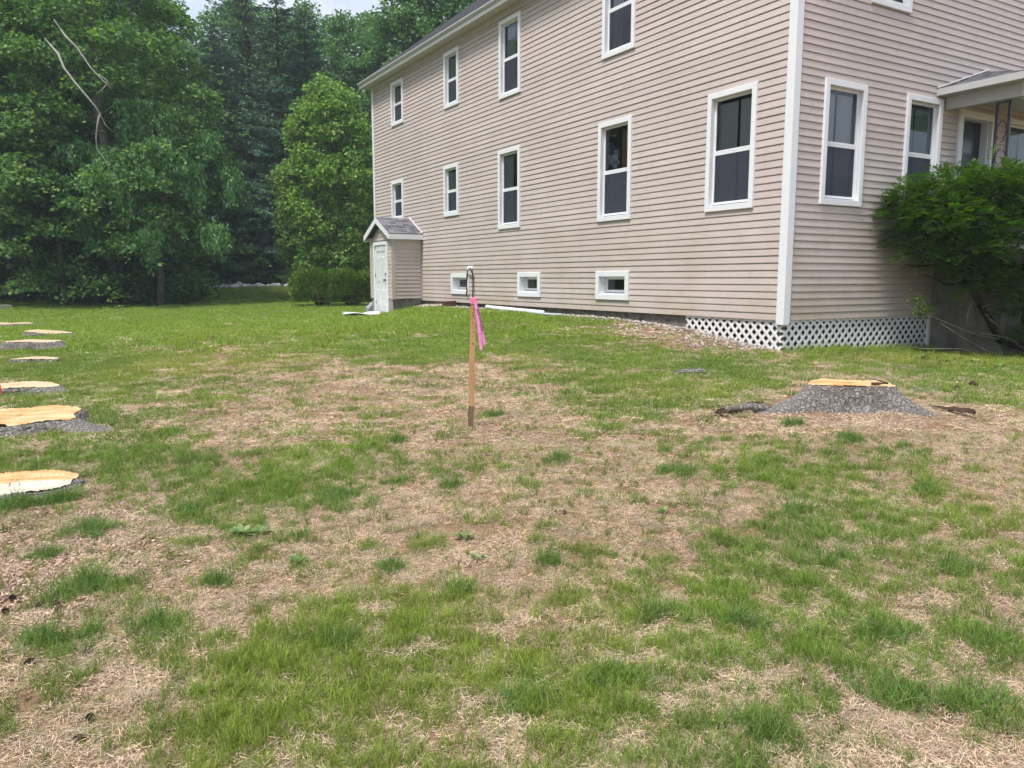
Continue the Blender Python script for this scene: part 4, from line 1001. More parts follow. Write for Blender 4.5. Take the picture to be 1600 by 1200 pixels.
# crown lobes given in world space relative to the root
lob = []
def lobe(px, py, dY, rx, rz_, ry=None):
    p = at_depth(px, py, yy + dY); lob.append((p.x-yx, p.y-yy, p.z-yz, rx, ry or rx, rz_))
lobe(1440, 330, 0.1, 0.50, 0.42); lobe(1495, 310, 0.0, 0.60, 0.42); lobe(1560, 305, -0.1, 0.62, 0.40); lobe(1620, 310, 0.0, 0.7, 0.45)
lobe(1420, 380, 0.2, 0.34, 0.25); lobe(1480, 378, -0.2, 0.50, 0.34); lobe(1545, 365, -0.35, 0.55, 0.34); lobe(1610, 372, -0.3, 0.5, 0.32)
lobe(1530, 330, 0.6, 0.7, 0.45); lobe(1650, 350, 0.3, 0.7, 0.5); lobe(1700, 330, 0.0, 0.8, 0.55); lobe(1455, 398, -0.1, 0.42, 0.22); lobe(1400, 345, 0.15, 0.28, 0.26); lobe(1515, 395, -0.45, 0.48, 0.24); lobe(1575, 395, -0.5, 0.45, 0.22); lobe(1480, 350, -0.4, 0.5, 0.35); lobe(1525, 425, -0.35, 0.34, 0.14); lobe(1512, 445, -0.3, 0.26, 0.10); lobe(1548, 450, -0.35, 0.30, 0.12); lobe(1580, 470, -0.3, 0.25, 0.12); lobe(1465, 415, -0.15, 0.30, 0.10); lobe(1570, 430, -0.2, 0.36, 0.16); lobe(1760, 380, -0.4, 0.8, 0.7); lobe(1610, 445, -0.1, 0.45, 0.25); lobe(1602, 490, -0.15, 0.30, 0.22); lobe(1625, 530, -0.2, 0.32, 0.2); lobe(1560, 455, 0.35, 0.30, 0.14); lobe(1660, 450, 0.2, 0.6, 0.5); lobe(1680, 530, 0.2, 0.5, 0.4); lobe(1590, 425, -0.3, 0.26, 0.10); lobe(1500, 418, 0.1, 0.2, 0.08)
NS = 12500; lw_ = np.array([l[3]*l[4]*l[5] for l in lob])**0.7; li = g.choice(len(lob), NS, p=lw_/lw_.sum()); lobA = np.array(lob)
D = rand_dirs(NS, g); D[:, 2] = np.where(D[:, 2] < -0.35, -D[:, 2]*0.6, D[:, 2]); D = unit(D)
rad = 0.62+0.42*g.random(NS)**0.6
ang = np.arctan2(D[:, 1], D[:, 0]); rad *= 1+0.16*np.sin(5*ang+li*1.7)*np.cos(4*D[:, 2]+li)+0.10*np.sin(11*ang+li)
C = lobA[li, :3] + D*lobA[li, 3:6]*rad[:, None]
out = unit(np.stack([D[:, 0], D[:, 1], 0.18+0.15*D[:, 2]], 1) + 0.35*rand_dirs(NS, g))
NL = 11
slen = g.uniform(0.12, 0.24, NS)
upv = unit(np.array([0, 0, 1.0]) + 0.35*rand_dirs(NS, g)); lat = unit(np.cross(upv, out)); upv = np.cross(out, lat)
Ps = []; As = []; Ns = []
for j in range(NL):
    t = (j//2)/(NL//2); sg = 1 if j % 2 else -1
    if j == NL-1: sg = 0; t = 1.0
    base = C + out*(slen*t)[:, None]; base[:, 2] -= 0.35*slen*t*t
    Ps.append(base); As.append(out*0.75 + lat*sg*0.85 + np.array([0, 0, -0.18])); Ns.append(upv)
P = np.stack(Ps, 1).reshape(-1, 3); A = np.stack(As, 1).reshape(-1, 3); N = np.stack(Ns, 1).reshape(-1, 3); n = len(P)
V, F = leaves(P, A, N, np.repeat(slen, NL)*0.34*g.uniform(0.8, 1.2, n), 0.021, g)
# one twig-spray is one island: weld its needles to a stem strip by sharing the colour, so shade varies spray by spray
ycrown = np_mesh('foliage', V, F)
col = np.repeat(np.repeat(g.random(NS), NL), 4).astype(np.float32); at = ycrown.attributes.new('spray', 'FLOAT', 'POINT'); at.data.foreach_set('value', col)
m = M['yew']; nt = m.node_tree; rr_ = [x for x in nt.nodes if x.type == 'VALTORGB'][0]
an = nt.nodes.new('ShaderNodeAttribute'); an.attribute_name = 'spray'; mm = nt.nodes.new('ShaderNodeMath'); mm.operation = 'MULTIPLY_ADD'; mm.inputs[1].default_value = 0.7
gn = [x for x in nt.nodes if x.type == 'NEW_GEOMETRY'][0]; m2 = nt.nodes.new('ShaderNodeMath'); m2.operation = 'MULTIPLY'; m2.inputs[1].default_value = 0.3
nt.links.new(gn.outputs['Random Per Island'], m2.inputs[0]); nt.links.new(an.outputs['Fac'], mm.inputs[0]); nt.links.new(m2.outputs[0], mm.inputs[2]); nt.links.new(mm.outputs[0], rr_.inputs[0])
link_mesh('foliage', ycrown, M['yew'], yroot)
mb = MB()
def ypt(px, py, dY=0.0): p = at_depth(px, py, yy+dY); return Vector((p.x-yx, p.y-yy, p.z-yz))
mb.tube([Vector((-0.02, 0, -0.1)), ypt(1562, 530), ypt(1535, 480), ypt(1512, 440), ypt(1498, 415), ypt(1488, 385), ypt(1470, 350)], [0.075, 0.064, 0.056, 0.052, 0.042, 0.03, 0.012], 8)
mb.tube([ypt(1512, 440), ypt(1520, 405), ypt(1545, 365), ypt(1565, 320)], [0.05, 0.04, 0.03, 0.012], 7)
mb.tube([Vector((0.05, 0.02, -0.1)), ypt(1600, 500), ypt(1606, 450), ypt(1625, 380)], [0.06, 0.05, 0.04, 0.02], 7)
for pts in ([(1505, 425), (1475, 408), (1440, 396), (1405, 385)], [(1500, 418), (1470, 414), (1430, 416), (1414, 413)], [(1500, 415), (1460, 375), (1420, 350), (1385, 325)], [(1515, 440), (1480, 445), (1462, 436), (1440, 428)],
            [(1488, 385), (1450, 340), (1415, 305)], [(1545, 365), (1600, 340), (1660, 320)], [(1565, 320), (1540, 290), (1520, 270)]):
    q = [ypt(x, y, (-0.05*i)) for i, (x, y) in enumerate(pts)]; mb.tube(q, [0.028-0.007*i for i in range(len(q))], 6)
mb.build('stem', M['bark_yew'], yroot, True)
for pts in ([(1535, 480), (1562, 470), (1590, 455), (1640, 440)], [(1540, 485), (1575, 475), (1600, 478), (1650, 470)], [(1522, 448), (1560, 440), (1585, 420), (1605, 405)],
            [(1562, 530), (1530, 525), (1480, 505), (1446, 490), (1424, 482), (1412, 474)], [(1545, 555), (1500, 545), (1440, 545), (1412, 540), (1400, 535)], [(1585, 560), (1540, 548), (1500, 525), (1470, 505)],
            [(1520, 470), (1512, 490), (1510, 505)], [(1560, 510), (1548, 500), (1540, 490)], [(1600, 545), (1580, 530), (1560, 525), (1530, 520)]):
    q = [ypt(x, y, -0.25-0.06*i) for i, (x, y) in enumerate(pts)]
    mb = MB(); mb.tube(q, [max(0.011-0.0018*i, 0.004) for i in range(len(q))], 5); mb.build('twig', M['bark_twig'], yroot, True)
# a few green sprays low on the bare twigs
Ps = []; As = []; Ns = []
for px, py, k, sp in ((1442, 488, 60, .11), (1432, 470, 22, .07), (1592, 480, 50, .14), (1575, 455, 25, .08), (1495, 468, 18, .06), (1600, 500, 30, .12), (1590, 425, 40, .12)):
    c = np.array(ypt(px, py, -0.3)); 
    for q in range(k):
        b = c + g.normal(size=3)*sp*0.6; d = unit(rand_dirs(1, g)[0]+np.array([0, 0, .3]))
        for j in range(9): Ps.append(b + d*0.012*j); As.append(d*0.6 + rand_dirs(1, g)[0]*0.8); Ns.append(np.array([0, 0, 1.0]))
n = len(Ps); V, F = leaves(np.array(Ps), np.array(As), np.array(Ns), 0.045, 0.014, g)
link_mesh('low_spray', np_mesh('low_spray', V, F), M['hedge'], yroot)

# ------------------------------------------------------------------ stumps
def bark_stump_mat():
    m, nt, out = new_mat('stump_bark')
    v = nt.nodes.new('ShaderNodeTexVoronoi'); v.inputs['Scale'].default_value = 27; v.feature = 'DISTANCE_TO_EDGE'
    nw = wnoise(nt, 12, 3, 0.6); add_ = nt.nodes.new('ShaderNodeMixRGB'); add_.blend_type = 'ADD'; add_.inputs[0].default_value = 0.09
    nt.links.new(wpos(nt, (1, 1, 0.38)), add_.inputs[1]); nt.links.new(nw.outputs['Color'], add_.inputs[2]); nt.links.new(add_.outputs[0], v.inputs['Vector'])
    n = wnoise(nt, 48, 8, 0.78); r = ramp(nt, [(0.30, (0.19, 0.17, 0.15)), (0.5, (0.40, 0.365, 0.335)), (0.68, (0.62, 0.59, 0.55))], n.outputs['Fac'])
    e = ramp(nt, [(0.0, (0.5, 0.47, 0.45)), (0.18, (1, 1, 1))], v.outputs['Distance'])
    hh = nt.nodes.new('ShaderNodeMath'); hh.operation = 'MULTIPLY_ADD'; hh.inputs[1].default_value = 2.0; nt.links.new(v.outputs['Distance'], hh.inputs[0]); nt.links.new(n.outputs['Fac'], hh.inputs[2])
    principled(nt, out, mixc(nt, r.outputs[0], e.outputs[0], 1.0, 'MULTIPLY'), 0.95, 0.1, bump(nt, hh.outputs[0], 1.0, 0.03)); return m
M['stump_bark'] = bark_stump_mat()
def cut_mat(name, c1, c2, c3):
    m, nt, out = new_mat(name)
    t = nt.nodes.new('ShaderNodeTexCoord'); n0 = nt.nodes.new('ShaderNodeTexNoise'); n0.inputs['Scale'].default_value = 2.0; n0.inputs['Detail'].default_value = 3
    nt.links.new(t.outputs['Object'], n0.inputs['Vector'])
    n = nt.nodes.new('ShaderNodeTexNoise'); n.inputs['Scale'].default_value = 3.0; n.inputs['Detail'].default_value = 7; n.inputs['Roughness'].default_value = 0.65
    mp = nt.nodes.new('ShaderNodeMapping'); mp.inputs['Scale'].default_value = (1.0, 3.5, 1); nt.links.new(t.outputs['Object'], mp.inputs[0]); nt.links.new(mp.outputs[0], n.inputs['Vector'])
    r = ramp(nt, [(0.30, c1), (0.5, c2), (0.70, c3)], n.outputs['Fac'])
    w = nt.nodes.new('ShaderNodeTexWave'); w.wave_type = 'RINGS'; w.rings_direction = 'Z'; w.inputs['Scale'].default_value = 9; w.inputs['Distortion'].default_value = 2.5; w.inputs['Detail'].default_value = 2
    nt.links.new(t.outputs['Object'], w.inputs['Vector']); rr = ramp(nt, [(0, (0.88, 0.85, 0.8)), (1, (1.04, 1.03, 1.02))], w.outputs['Fac'])
    s = nt.nodes.new('ShaderNodeTexNoise'); s.inputs['Scale'].default_value = 70; mp2 = nt.nodes.new('ShaderNodeMapping'); mp2.inputs['Scale'].default_value = (0.12, 1, 1); nt.links.new(t.outputs['Object'], mp2.inputs[0]); nt.links.new(mp2.outputs[0], s.inputs['Vector'])
    principled(nt, out, mixc(nt, r.outputs[0], rr.outputs[0], 1.0, 'MULTIPLY'), 0.8, 0.15, bump(nt, s.outputs['Fac'], 0.5, 0.008)); return m
M['cut_orange'] = cut_mat('fresh_cut_orange', (0.40, 0.18, 0.06), (0.62, 0.40, 0.19), (0.72, 0.57, 0.38))
M['cut_pale'] = cut_mat('fresh_cut_pale', (0.50, 0.36, 0.20), (0.60, 0.47, 0.30), (0.66, 0.57, 0.42))
M['cut_white'] = cut_mat('fresh_cut_sapwood', (0.52, 0.43, 0.33), (0.62, 0.55, 0.46), (0.70, 0.66, 0.60))
STUMPS = []
def stump(label, cx, cy, R, Htop, flare, lobes, seed, cut='cut_pale', ell=(1.0, 1.0), rot=0.0, tilt=(0, 0), step=None, rootlen=None):
    """lobes: list of (angle, strength, width); root flares reach out along them.  step: (angle, drop) lower cut half"""
    g = np.random.default_rng(seed); z0 = gz(cx, cy); root = empty('tree_stump', (cx, cy, z0)); tag(root, label, 'stump')
    n = 192; th = np.arange(n)*2*math.pi/n
    wob = 1 + 0.04*np.sin(3*th+seed) + 0.03*np.sin(7*th+2*seed) + 0.004*g.normal(size=n)
    fl = np.zeros(n)
    for a, s, w in lobes:
        d = (th-a+math.pi) % (2*math.pi) - math.pi; fl += s*np.exp(-(d/w)**2)
    ex, ey = ell; base = R/np.sqrt((np.cos(th-rot)/ex)**2+(np.sin(th-rot)/ey)**2)
    m = 18; V = []
    top_r = base*wob*(1+0.22*fl/ max(1e-6, fl.max() if len(lobes) else 1))
    for j in range(m):
        t = j/(m-1)                                     # 0 ground, 1 top
        r = top_r*(1 + (0.05+flare*0.55)*(1-t)**2.4 - 0.05*max(0, t-0.8)/0.2) + fl*(1-t)**2.0*1.0
        arc = th*R; ridge = 0.6*vnoise(arc + 0.02*math.sin(9*t), np.full(n, t*0.30), 0.020, seed) + 0.4*vnoise(arc, np.full(n, t*0.3), 0.05, seed+1)
        r = r + 0.10*(1-t)*(vnoise(np.cos(th)*1.0+seed, np.sin(th)*1.0, 0.32, seed+5)-0.5)*min(1, R/0.3)
        r = r + (0.030*(ridge-0.5) + 0.02*(vnoise(arc, np.full(n, t*0.3), 0.11, seed+2)-0.5))*min(1.0, 2.2*(1.02-t)+0.25)
        zt = Htop + tilt[0]*r*np.cos(th) + tilt[1]*r*np.sin(th)
        x, y = r*np.cos(th), r*np.sin(th)
        gh = height(cx+x, cy+y) - z0 - 0.05
        if step is not None:
            d = x*math.cos(step[0])+y*math.sin(step[0]); zt = np.where(d > step[2]*R, zt-step[1], zt)
        V.append(np.stack([x, y, gh*(1-t) + t**0.85*zt + 0.0*t], 1))
    V = np.array(V); VV = V.reshape(-1, 3); F = []
    for j in range(m-1):
        for i in range(n): i2 = (i+1) % n; F.append((j*n+i, j*n+i2, (j+1)*n+i2, (j+1)*n+i))
    link_mesh('bark', np_mesh('bark', VV, np.array(F), True), M['stump_bark'], root)
    rim = V[-1]
    def face(mask_fn, dz, mat):
        k = 10; pts = []; 
        for j in range(k+1):
            s = j/k*0.985; r = rim[:, :2]*s; zt = Htop + tilt[0]*r[:, 0] + tilt[1]*r[:, 1] + 0.006*np.sin(9*r[:, 0]+3*r[:, 1]+seed) + 0.0025*g.normal(size=n)
            if step is not None:
                d = r[:, 0]*math.cos(step[0])+r[:, 1]*math.sin(step[0]); zt = np.where(d > step[2]*R, zt-step[1], zt)
            pts.append(np.stack([r[:, 0], r[:, 1], zt+dz], 1))
        P = np.array(pts).reshape(-1, 3); FF = []; LOW = []
        for j in range(k):
            for i in range(n):
                i2 = (i+1) % n; q = (j*n+i, (j+1)*n+i, (j+1)*n+i2, j*n+i2)
                if step is not None and P[q[1], 0]*math.cos(step[0])+P[q[1], 1]*math.sin(step[0]) > step[2]*R: LOW.append(q)
                else: FF.append(q)
        link_mesh('cut_face', np_mesh('cut_face', P, np.array(FF), False), mat, root)
        if LOW: link_mesh('cut_face', np_mesh('cut_face', P, np.array(LOW), False), M['cut_white'], root)
    face(None, 0.004, M[cut])
    STUMPS.append((cx, cy, max(R*max(ell)*1.12, 0.1), fl, top_r)); return root
def top_spot(px, py, h):
    """where the ray through a photo point meets a level h above the lawn"""
    dr = ray(px, py); ks = np.linspace(1, 60, 6000); P = dr[None, :]*ks[:, None]
    i = int(np.argmax(P[:, 2]+CAMZ < height(P[:, 0], P[:, 1])+h)); return float(P[i, 0]), float(P[i, 1])
def stump_at(label, px, py, h, R, lobes, seed, cut, ell=(1, 1), tilt=(0, 0), step=None, flare=0.3, rot=0.0):
    qx, qy = top_spot(px, py, h); return stump(label, qx, qy, R, h, flare, lobes, seed, cut, ell, rot, tilt, step)
# the big stump in front of the house corner
sx, sy = top_spot(1328, 597, 0.22)
big = stump('big grey-barked stump with orange cut top and spreading roots near the house', sx, sy, 0.335, 0.21, 0.30,
      [(math.radians(193), 0.55, 0.20), (math.radians(-34), 0.36, 0.22), (math.radians(250), 0.06, 0.5), (math.radians(25), 0.15, 0.4), (math.radians(120), 0.2, 0.4)], 3, 'cut_orange', (1.12, 0.8))
mb = MB(); mb.tube([(-0.75, -0.16, -0.02), (-0.95, -0.20, 0.03), (-1.15, -0.24, 0.015), (-1.32, -0.27, -0.03)], [0.04, 0.034, 0.024, 0.01], 8); mb.build('root', M['stump_bark'], big, True)
mb = MB(); mb.tube([(0.12, -0.16, 0.225), (0.17, -0.19, 0.23), (0.24, -0.21, 0.235), (0.15, -0.12, 0.265)], [0.012, 0.014, 0.01, 0.004], 6); mb.build('bark_strip', M['bark_red'], big, True)
# row of flat stumps along the left
A_ = math.radians
s2 = stump_at('broad flat stump with orange cut face, black crack and grey root, behind the nearest stump', 28, 650, 0.075, 0.5, [(A_(-16), 0.72, 0.20), (A_(-60), 0.06, 0.4), (A_(200), 0.2, 0.4)], 5, 'cut_orange', (1.1, 0.86), (0.02, 0.05))
s1 = stump_at('nearest low stump at the left edge with an orange upper and a white lower cut', 28, 751, 0.05, 0.31, [(A_(-25), 0.10, 0.3), (A_(215), 0.3, 0.4)], 6, 'cut_orange', (1.25, 0.80), (0.0, 0.03), (A_(-80), 0.022, 0.22))
s3 = stump_at('pale low stump with mossy grey bark behind the orange flag', 28, 602, 0.06, 0.38, [(A_(-15), 0.30, 0.35)], 7, 'cut_pale', (1.1, 0.8))
s4 = stump_at('small thin pale stump in the row, between the grey-barked one and the flag', 58, 560, 0.05, 0.27, [(A_(190), 0.16, 0.3)], 8, 'cut_pale', (1.15, 0.7))
s5 = stump_at('grey-barked stump with pale top and orange chips on its side', 52, 533, 0.13, 0.4, [(A_(-10), 0.22, 0.3), (A_(185), 0.1, 0.3)], 9, 'cut_pale', (1.1, 0.8))
s6 = stump_at('thin jagged stump with a dark split just behind the grey-barked one', 74, 518.5, 0.09, 0.38, [(A_(0), 0.2, 0.25)], 10, 'cut_pale', (1.15, 0.7), (-0.06, 0.05))
s7 = stump_at('flat pale stump second farthest in the left row', 14, 505.5, 0.07, 0.5, [(A_(0), 0.12, 0.3)], 11, 'cut_pale', (1.1, 0.8))
s8 = stump_at('farthest grey stump at the left edge under the dark trees', -4, 477, 0.1, 0.42, [(A_(0), 0.12, 0.3)], 12, 'cut_white', (1.1, 0.8))
# crack in the broad stump, pale sapwood slab on the nearest
mb = MB(); mb.hexa([(-0.55, -0.30, 0.06), (0.16, -0.43, 0.06), (0.16, -0.40, 0.06), (-0.55, -0.235, 0.06), (-0.55, -0.30, 0.080), (0.16, -0.43, 0.080), (0.16, -0.425, 0.080), (-0.55, -0.235, 0.080)])
M['crack'] = simple('dark_split', (0.02, 0.012, 0.01), (0.05, 0.03, 0.02), 20, 0.95, 0.05)
mb.build('split', M['crack'], s2)

# ------------------------------------------------------------------ grass (instanced blades)
def blade_mat(name, rough, trans, dead=0.0):
    m, nt, out = new_mat(name)
    a = nt.nodes.new('ShaderNodeAttribute'); a.attribute_type = 'INSTANCER'; a.attribute_name = 'tint'
    g = nt.nodes.new('ShaderNodeNewGeometry'); r = ramp(nt, [(0, (0.70, 0.72, 0.75)), (0.6, (1.0, 1.0, 1.0)), (0.88, (1.2, 1.12, 1.0)), (1, (1.75, 1.35, 1.2))], g.outputs['Random Per Island'])
    c = mixc(nt, a.outputs['Color'], r.outputs[0], 1.0, 'MULTIPLY')
    if dead:                                            # some blades in every tuft have died back
        f = ramp(nt, [(1-dead, (0, 0, 0)), (1-dead*0.6, (0.85, 0.85, 0.85))], g.outputs['Random Per Island']); c = mixc(nt, c, (0.60, 0.50, 0.30), f.outputs[0])
    b = nt.nodes.new('ShaderNodeBsdfPrincipled'); nt.links.new(c, b.inputs['Base Color']); b.inputs['Roughness'].default_value = rough; b.inputs['Specular IOR Level'].default_value = 0.22
    t = nt.nodes.new('ShaderNodeBsdfTranslucent'); nt.links.new(c, t.inputs[0])
    mx = nt.nodes.new('ShaderNodeMixShader'); mx.inputs[0].default_value = trans
    nt.links.new(b.outputs[0], mx.inputs[1]); nt.links.new(t.outputs[0], mx.inputs[2]); nt.links.new(mx.outputs[0], out.inputs[0]); return m
M['blade'] = blade_mat('grass_blade', 0.5, 0.30, 0.13); M['straw'] = blade_mat('straw_blade', 0.8, 0.2)
def tuft(seed, n, R, l0, l1, w, lean, seg=2, flat=False):
    g = np.random.default_rng(seed); V = []; F = []
    for k in range(n):
        a = g.random()*6.283; r = R*math.sqrt(g.random()); bx, by = r*math.cos(a), r*math.sin(a)
        L = g.uniform(l0, l1); d = g.random()*6.283
        if flat:
            e = g.normal()*0.16; z0 = g.uniform(0.001, 0.014); bend = g.normal()*0.35
            pts = [np.array([bx, by, z0])]; 
            for s in range(seg):
                d += bend/seg; pts.append(pts[-1]+np.array([math.cos(d)*L/seg, math.sin(d)*L/seg, e*L/seg]))
        else:
            ln = abs(g.normal())*lean + 0.08; dd = np.array([math.cos(d)+0.6*math.cos(a)*r/R, math.sin(d)+0.6*math.sin(a)*r/R, 0]); dd /= np.linalg.norm(dd)
            pts = []
            for s in range(seg+1):
                t = s/seg; pts.append(np.array([bx, by, -0.004]) + dd*L*(ln*t*t + 0.12*t) + np.array([0, 0, L*t*(1-0.35*ln*t)]))
        wd = w*g.uniform(0.7, 1.3); ww = g.random()*6.283; sd = np.array([math.cos(ww), math.sin(ww), 0.0])*wd/2
        if flat: sd = np.array([-math.sin(d), math.cos(d), 0.25*g.normal()])*wd/2
        b0 = len(V)
        for s in range(seg): 
            f = 1.0 if s == 0 else 0.8
            V += [pts[s]-sd*f, pts[s]+sd*f]
        V.append(pts[-1])
        for s in range(seg-1): i = b0+2*s; F += [(i, i+1, i+3), (i, i+3, i+2)]
        i = b0+2*(seg-1); F.append((i, i+1, i+2))
    return np_mesh('tuft', np.array(V), np.array(F))
SRC = bpy.data.collections.new('blade_sources')
kinds = [('blade', (90, 0.062, 0.035, 0.105, 0.0029, 0.65, 3)), ('blade', (34, 0.085, 0.03, 0.075, 0.0026, 0.75, 3)), ('straw', (95, 0.10, 0.018, 0.055, 0.0021, 0, 2, True)), ('straw', (36, 0.09, 0.02, 0.05, 0.0020, 0.9, 2)),
         ('blade', (90, 0.13, 0.045, 0.085, 0.0055, 0.6, 2)), ('straw', (95, 0.17, 0.035, 0.075, 0.0042, 0, 2, True)), ('blade', (150, 0.34, 0.045, 0.085, 0.013, 0.6, 2)), ('straw', (60, 0.30, 0.06, 0.12, 0.012, 0, 2, True)),
         ('blade', (26, 0.035, 0.07, 0.15, 0.0040, 0.8, 4)), ('blade', (30, 0.10, 0.035, 0.075, 0.0045, 0.7, 2)), ('blade', (30, 0.020, 0.03, 0.075, 0.0034, 0.6, 2))]
for i, (mt, a) in enumerate(kinds):
    me = tuft(300+i, *a); me.materials.append(M[mt]); o = bpy.data.objects.new('source_%02d' % i, me); SRC.objects.link(o)

HX = lambda x, y: ((x-HC[0])*Vv[0]+(y-HC[1])*Vv[1], (x-HC[0])*Uv[0]+(y-HC[1])*Uv[1])
def allowed(x, y):
    b, a = HX(x, y); ok = ~((b > -0.03) & (b < WID) & (a > -0.02) & (a < LEN))
    ok &= ~((b > -BD-0.02) & (b < 0.1) & (a > BA0) & (a < BA1)); ok &= ~((b > 3.5) & (a > -1.15) & (a < 0.1))
    for cx, cy, R, fl, tr in STUMPS:
        d = np.hypot(x-cx, y-cy); th = np.arctan2(y-cy, x-cx) % (2*math.pi); i = (th/(2*math.pi)*192).astype(int) % 192
        ok &= d > (tr*1.08+fl*0.55)[i]
    return ok
def sample(y0, y1, dens, xm, seed):
    g = np.random.default_rng(seed); w1 = 0.68*y1+xm; n = int(dens*(y1-y0)*2*w1)
    x = g.uniform(-w1, w1, n); y = g.uniform(y0, y1, n); k = np.abs(x) < 0.68*y+xm; x, y = x[k], y[k]
    k = allowed(x, y); return x[k], y[k], g
def special(x, y, z):
    """dirt strip along the wall and under the yew, chips round the stumps: less green"""
    b, a = HX(x, y); f = np.ones_like(x)
    f *= np.where((b > -0.45+0.25*vnoise(x, y, 0.4, 77)) & (b < 0.2) & (a > -0.2) & (a < 12), 0.15, 1)
    f *= np.where((b > -1.3+0.7*vnoise(x, y, 0.7, 76)) & (b < 0.2) & (a > 0.0) & (a < 3.2), 0.45, 1)
    d = np.hypot(x-(yx+0.4), y-(yy+0.5)); f *= np.where(d < 1.35+0.4*vnoise(x, y, 0.5, 78), 0.25, 1)
    cx, cy = STUMPS[0][0], STUMPS[0][1]; d = np.hypot((x-cx)*0.75, y-(cy-0.25)); f *= np.clip((d-0.45)/0.8, 0.12, 1)
    return f
PT = {'grass': [], 'dry_grass': []}
def add(key, x, y, z, idx, tint, scl, g, tilt=0.10):
    n = len(x); rot = np.stack([g.normal(size=n)*tilt, g.normal(size=n)*tilt, g.random(n)*6.283], 1)
    PT[key].append((np.stack([x, y, z], 1), rot, np.broadcast_to(scl, n) if np.ndim(scl) < 2 else scl, np.broadcast_to(idx, n), tint))
LUSH = np.array([0.255, 0.385, 0.05]); YEL = np.array([0.41, 0.435, 0.07]); DARK = np.array([0.14, 0.245, 0.055]); OLIVE = np.array([0.31, 0.33, 0.11]); STRAW = np.array([0.84, 0.70, 0.49]); STRAW2 = np.array([0.74, 0.58, 0.42]); PINK = np.array([0.80, 0.60, 0.47])
def green_tint(x, y, g, cov):
    n = len(x); a = vnoise(x, y, 0.8, 51)[:, None]; b = vnoise(x, y, 0.33, 52)[:, None]; r = g.random((n, 1))
    c = LUSH*(1-0.6*a) + DARK*0.6*a
    yel = np.clip((vnoise(x, y, 1.5, 53)-0.45)*2.2, 0, 1)[:, None]*(1-a)
    c = c*(1-yel*0.7) + YEL*yel*0.7
    lo = np.clip(1.0-cov*1.4, 0, 1)[:, None]*0.55; c = c*(1-lo) + (DARK*0.6+OLIVE*0.4)*lo
    far_ = np.clip((y-10)/6, 0, 1)[:, None]; c = c*(1-far_) + (LUSH*0.80+YEL*0.32)*np.array([0.95, 1.05, 0.9])*far_
    return c*(0.75+0.5*r)*(1-far_) + c*(0.9+0.2*r)*far_
def straw_tint(x, y, g):
    n = len(x); a = vnoise(x, y, 0.7, 55)[:, None]; b = vnoise(x, y, 1.9, 56)[:, None]; r = g.random((n, 1))
    return ((STRAW*a + STRAW2*(1-a))*(1-0.5*b) + PINK*0.5*b*1.0)*(0.55+0.6*r)
for y0, y1, dg, ds, ig, isparse, is_, iup in ((1.0, 3.4, 560, 230, 0, 1, 2, 3), (3.4, 6.0, 430, 165, 0, 1, 2, 3), (6.0, 12.0, 150, 55, 4, 9, 5, 3), (12.0, 21.0, 30, 16, 6, 4, 7, 5), (21.0, 47.0, 9, 2, 6, 6, 7, 7)):
    x, y, g = sample(y0, y1, dg, 2.6 if y0 < 6 else 1.6, int(y0*10)); z = height(x, y); cov = cover(x, y, z)*special(x, y, z)*np.where(y < 9, 0.95, 0.98)
    n1 = 0.36*vnoise(x, y, 0.075 if y0 < 12 else 0.3, 60) + 0.36*vnoise(x, y, 0.17 if y0 < 12 else 0.5, 61) + 0.28*vnoise(x, y, 0.45 if y0 < 12 else 1.1, 62)
    dens = np.clip((cov - (1-n1)*0.64)*1.75, 0, 1)                    # full tufts where cover beats the noise
    k = g.random(len(x)) < dens*0.9
    s = g.uniform(0.55, 1.1, k.sum())*(0.75+0.4*n1[k])*np.where(y0 > 10, 0.9, 0.80)
    add('grass', x[k], y[k], z[k], ig, green_tint(x[k], y[k], g, cov[k]), s, g)
    k2 = (~k) & (g.random(len(x)) < 0.20+0.55*cov) & (cov > 0.10)   # stray blades between
    add('grass', x[k2], y[k2], z[k2], isparse, (green_tint(x[k2], y[k2], g, cov[k2])*0.75+OLIVE*0.3), g.uniform(0.4, 0.85, k2.sum()), g, 0.2)
    if y0 < 12:                                                          # small single tufts dotted over the bare patches
        k3 = (~k) & (~k2) & (g.random(len(x)) < 0.11 + 0.10*vnoise(x, y, 0.6, 66)) & (special(x, y, z) > 0.3)
        add('grass', x[k3], y[k3], z[k3], 10, green_tint(x[k3], y[k3], g, cov[k3])*0.55+OLIVE*0.35, g.uniform(0.55, 1.15, k3.sum()), g, 0.2)
    x, y, g = sample(y0, y1, ds, 2.6 if y0 < 6 else 1.6, int(y0*10)+5); z = height(x, y); cov = cover(x, y, z); b, a = HX(x, y)
    k = (g.random(len(x)) < np.clip(1.25-cov*np.where(y > 9, 1.2, 0.85), 0.03, 1))
    kk = ~((np.hypot(x-yx-0.4, y-yy-0.5) < 1.2)); k &= kk; k &= (cov > 0.26) | (g.random(len(x)) < 0.45)
    add('dry_grass', x[k], y[k], z[k]+0.001, is_, straw_tint(x[k], y[k], g), g.uniform(0.7, 1.15, k.sum()), g, 0.05)
    k2 = g.random(len(x)) < np.clip(1.05-cov*0.62, 0.05, 1)*0.75
    if iup != 7: add('dry_grass', x[k2]+0.03, y[k2], z[k2], iup, straw_tint(x[k2], y[k2], g)*0.92, g.uniform(0.5, 1.0, k2.sum()), g, 0.2)
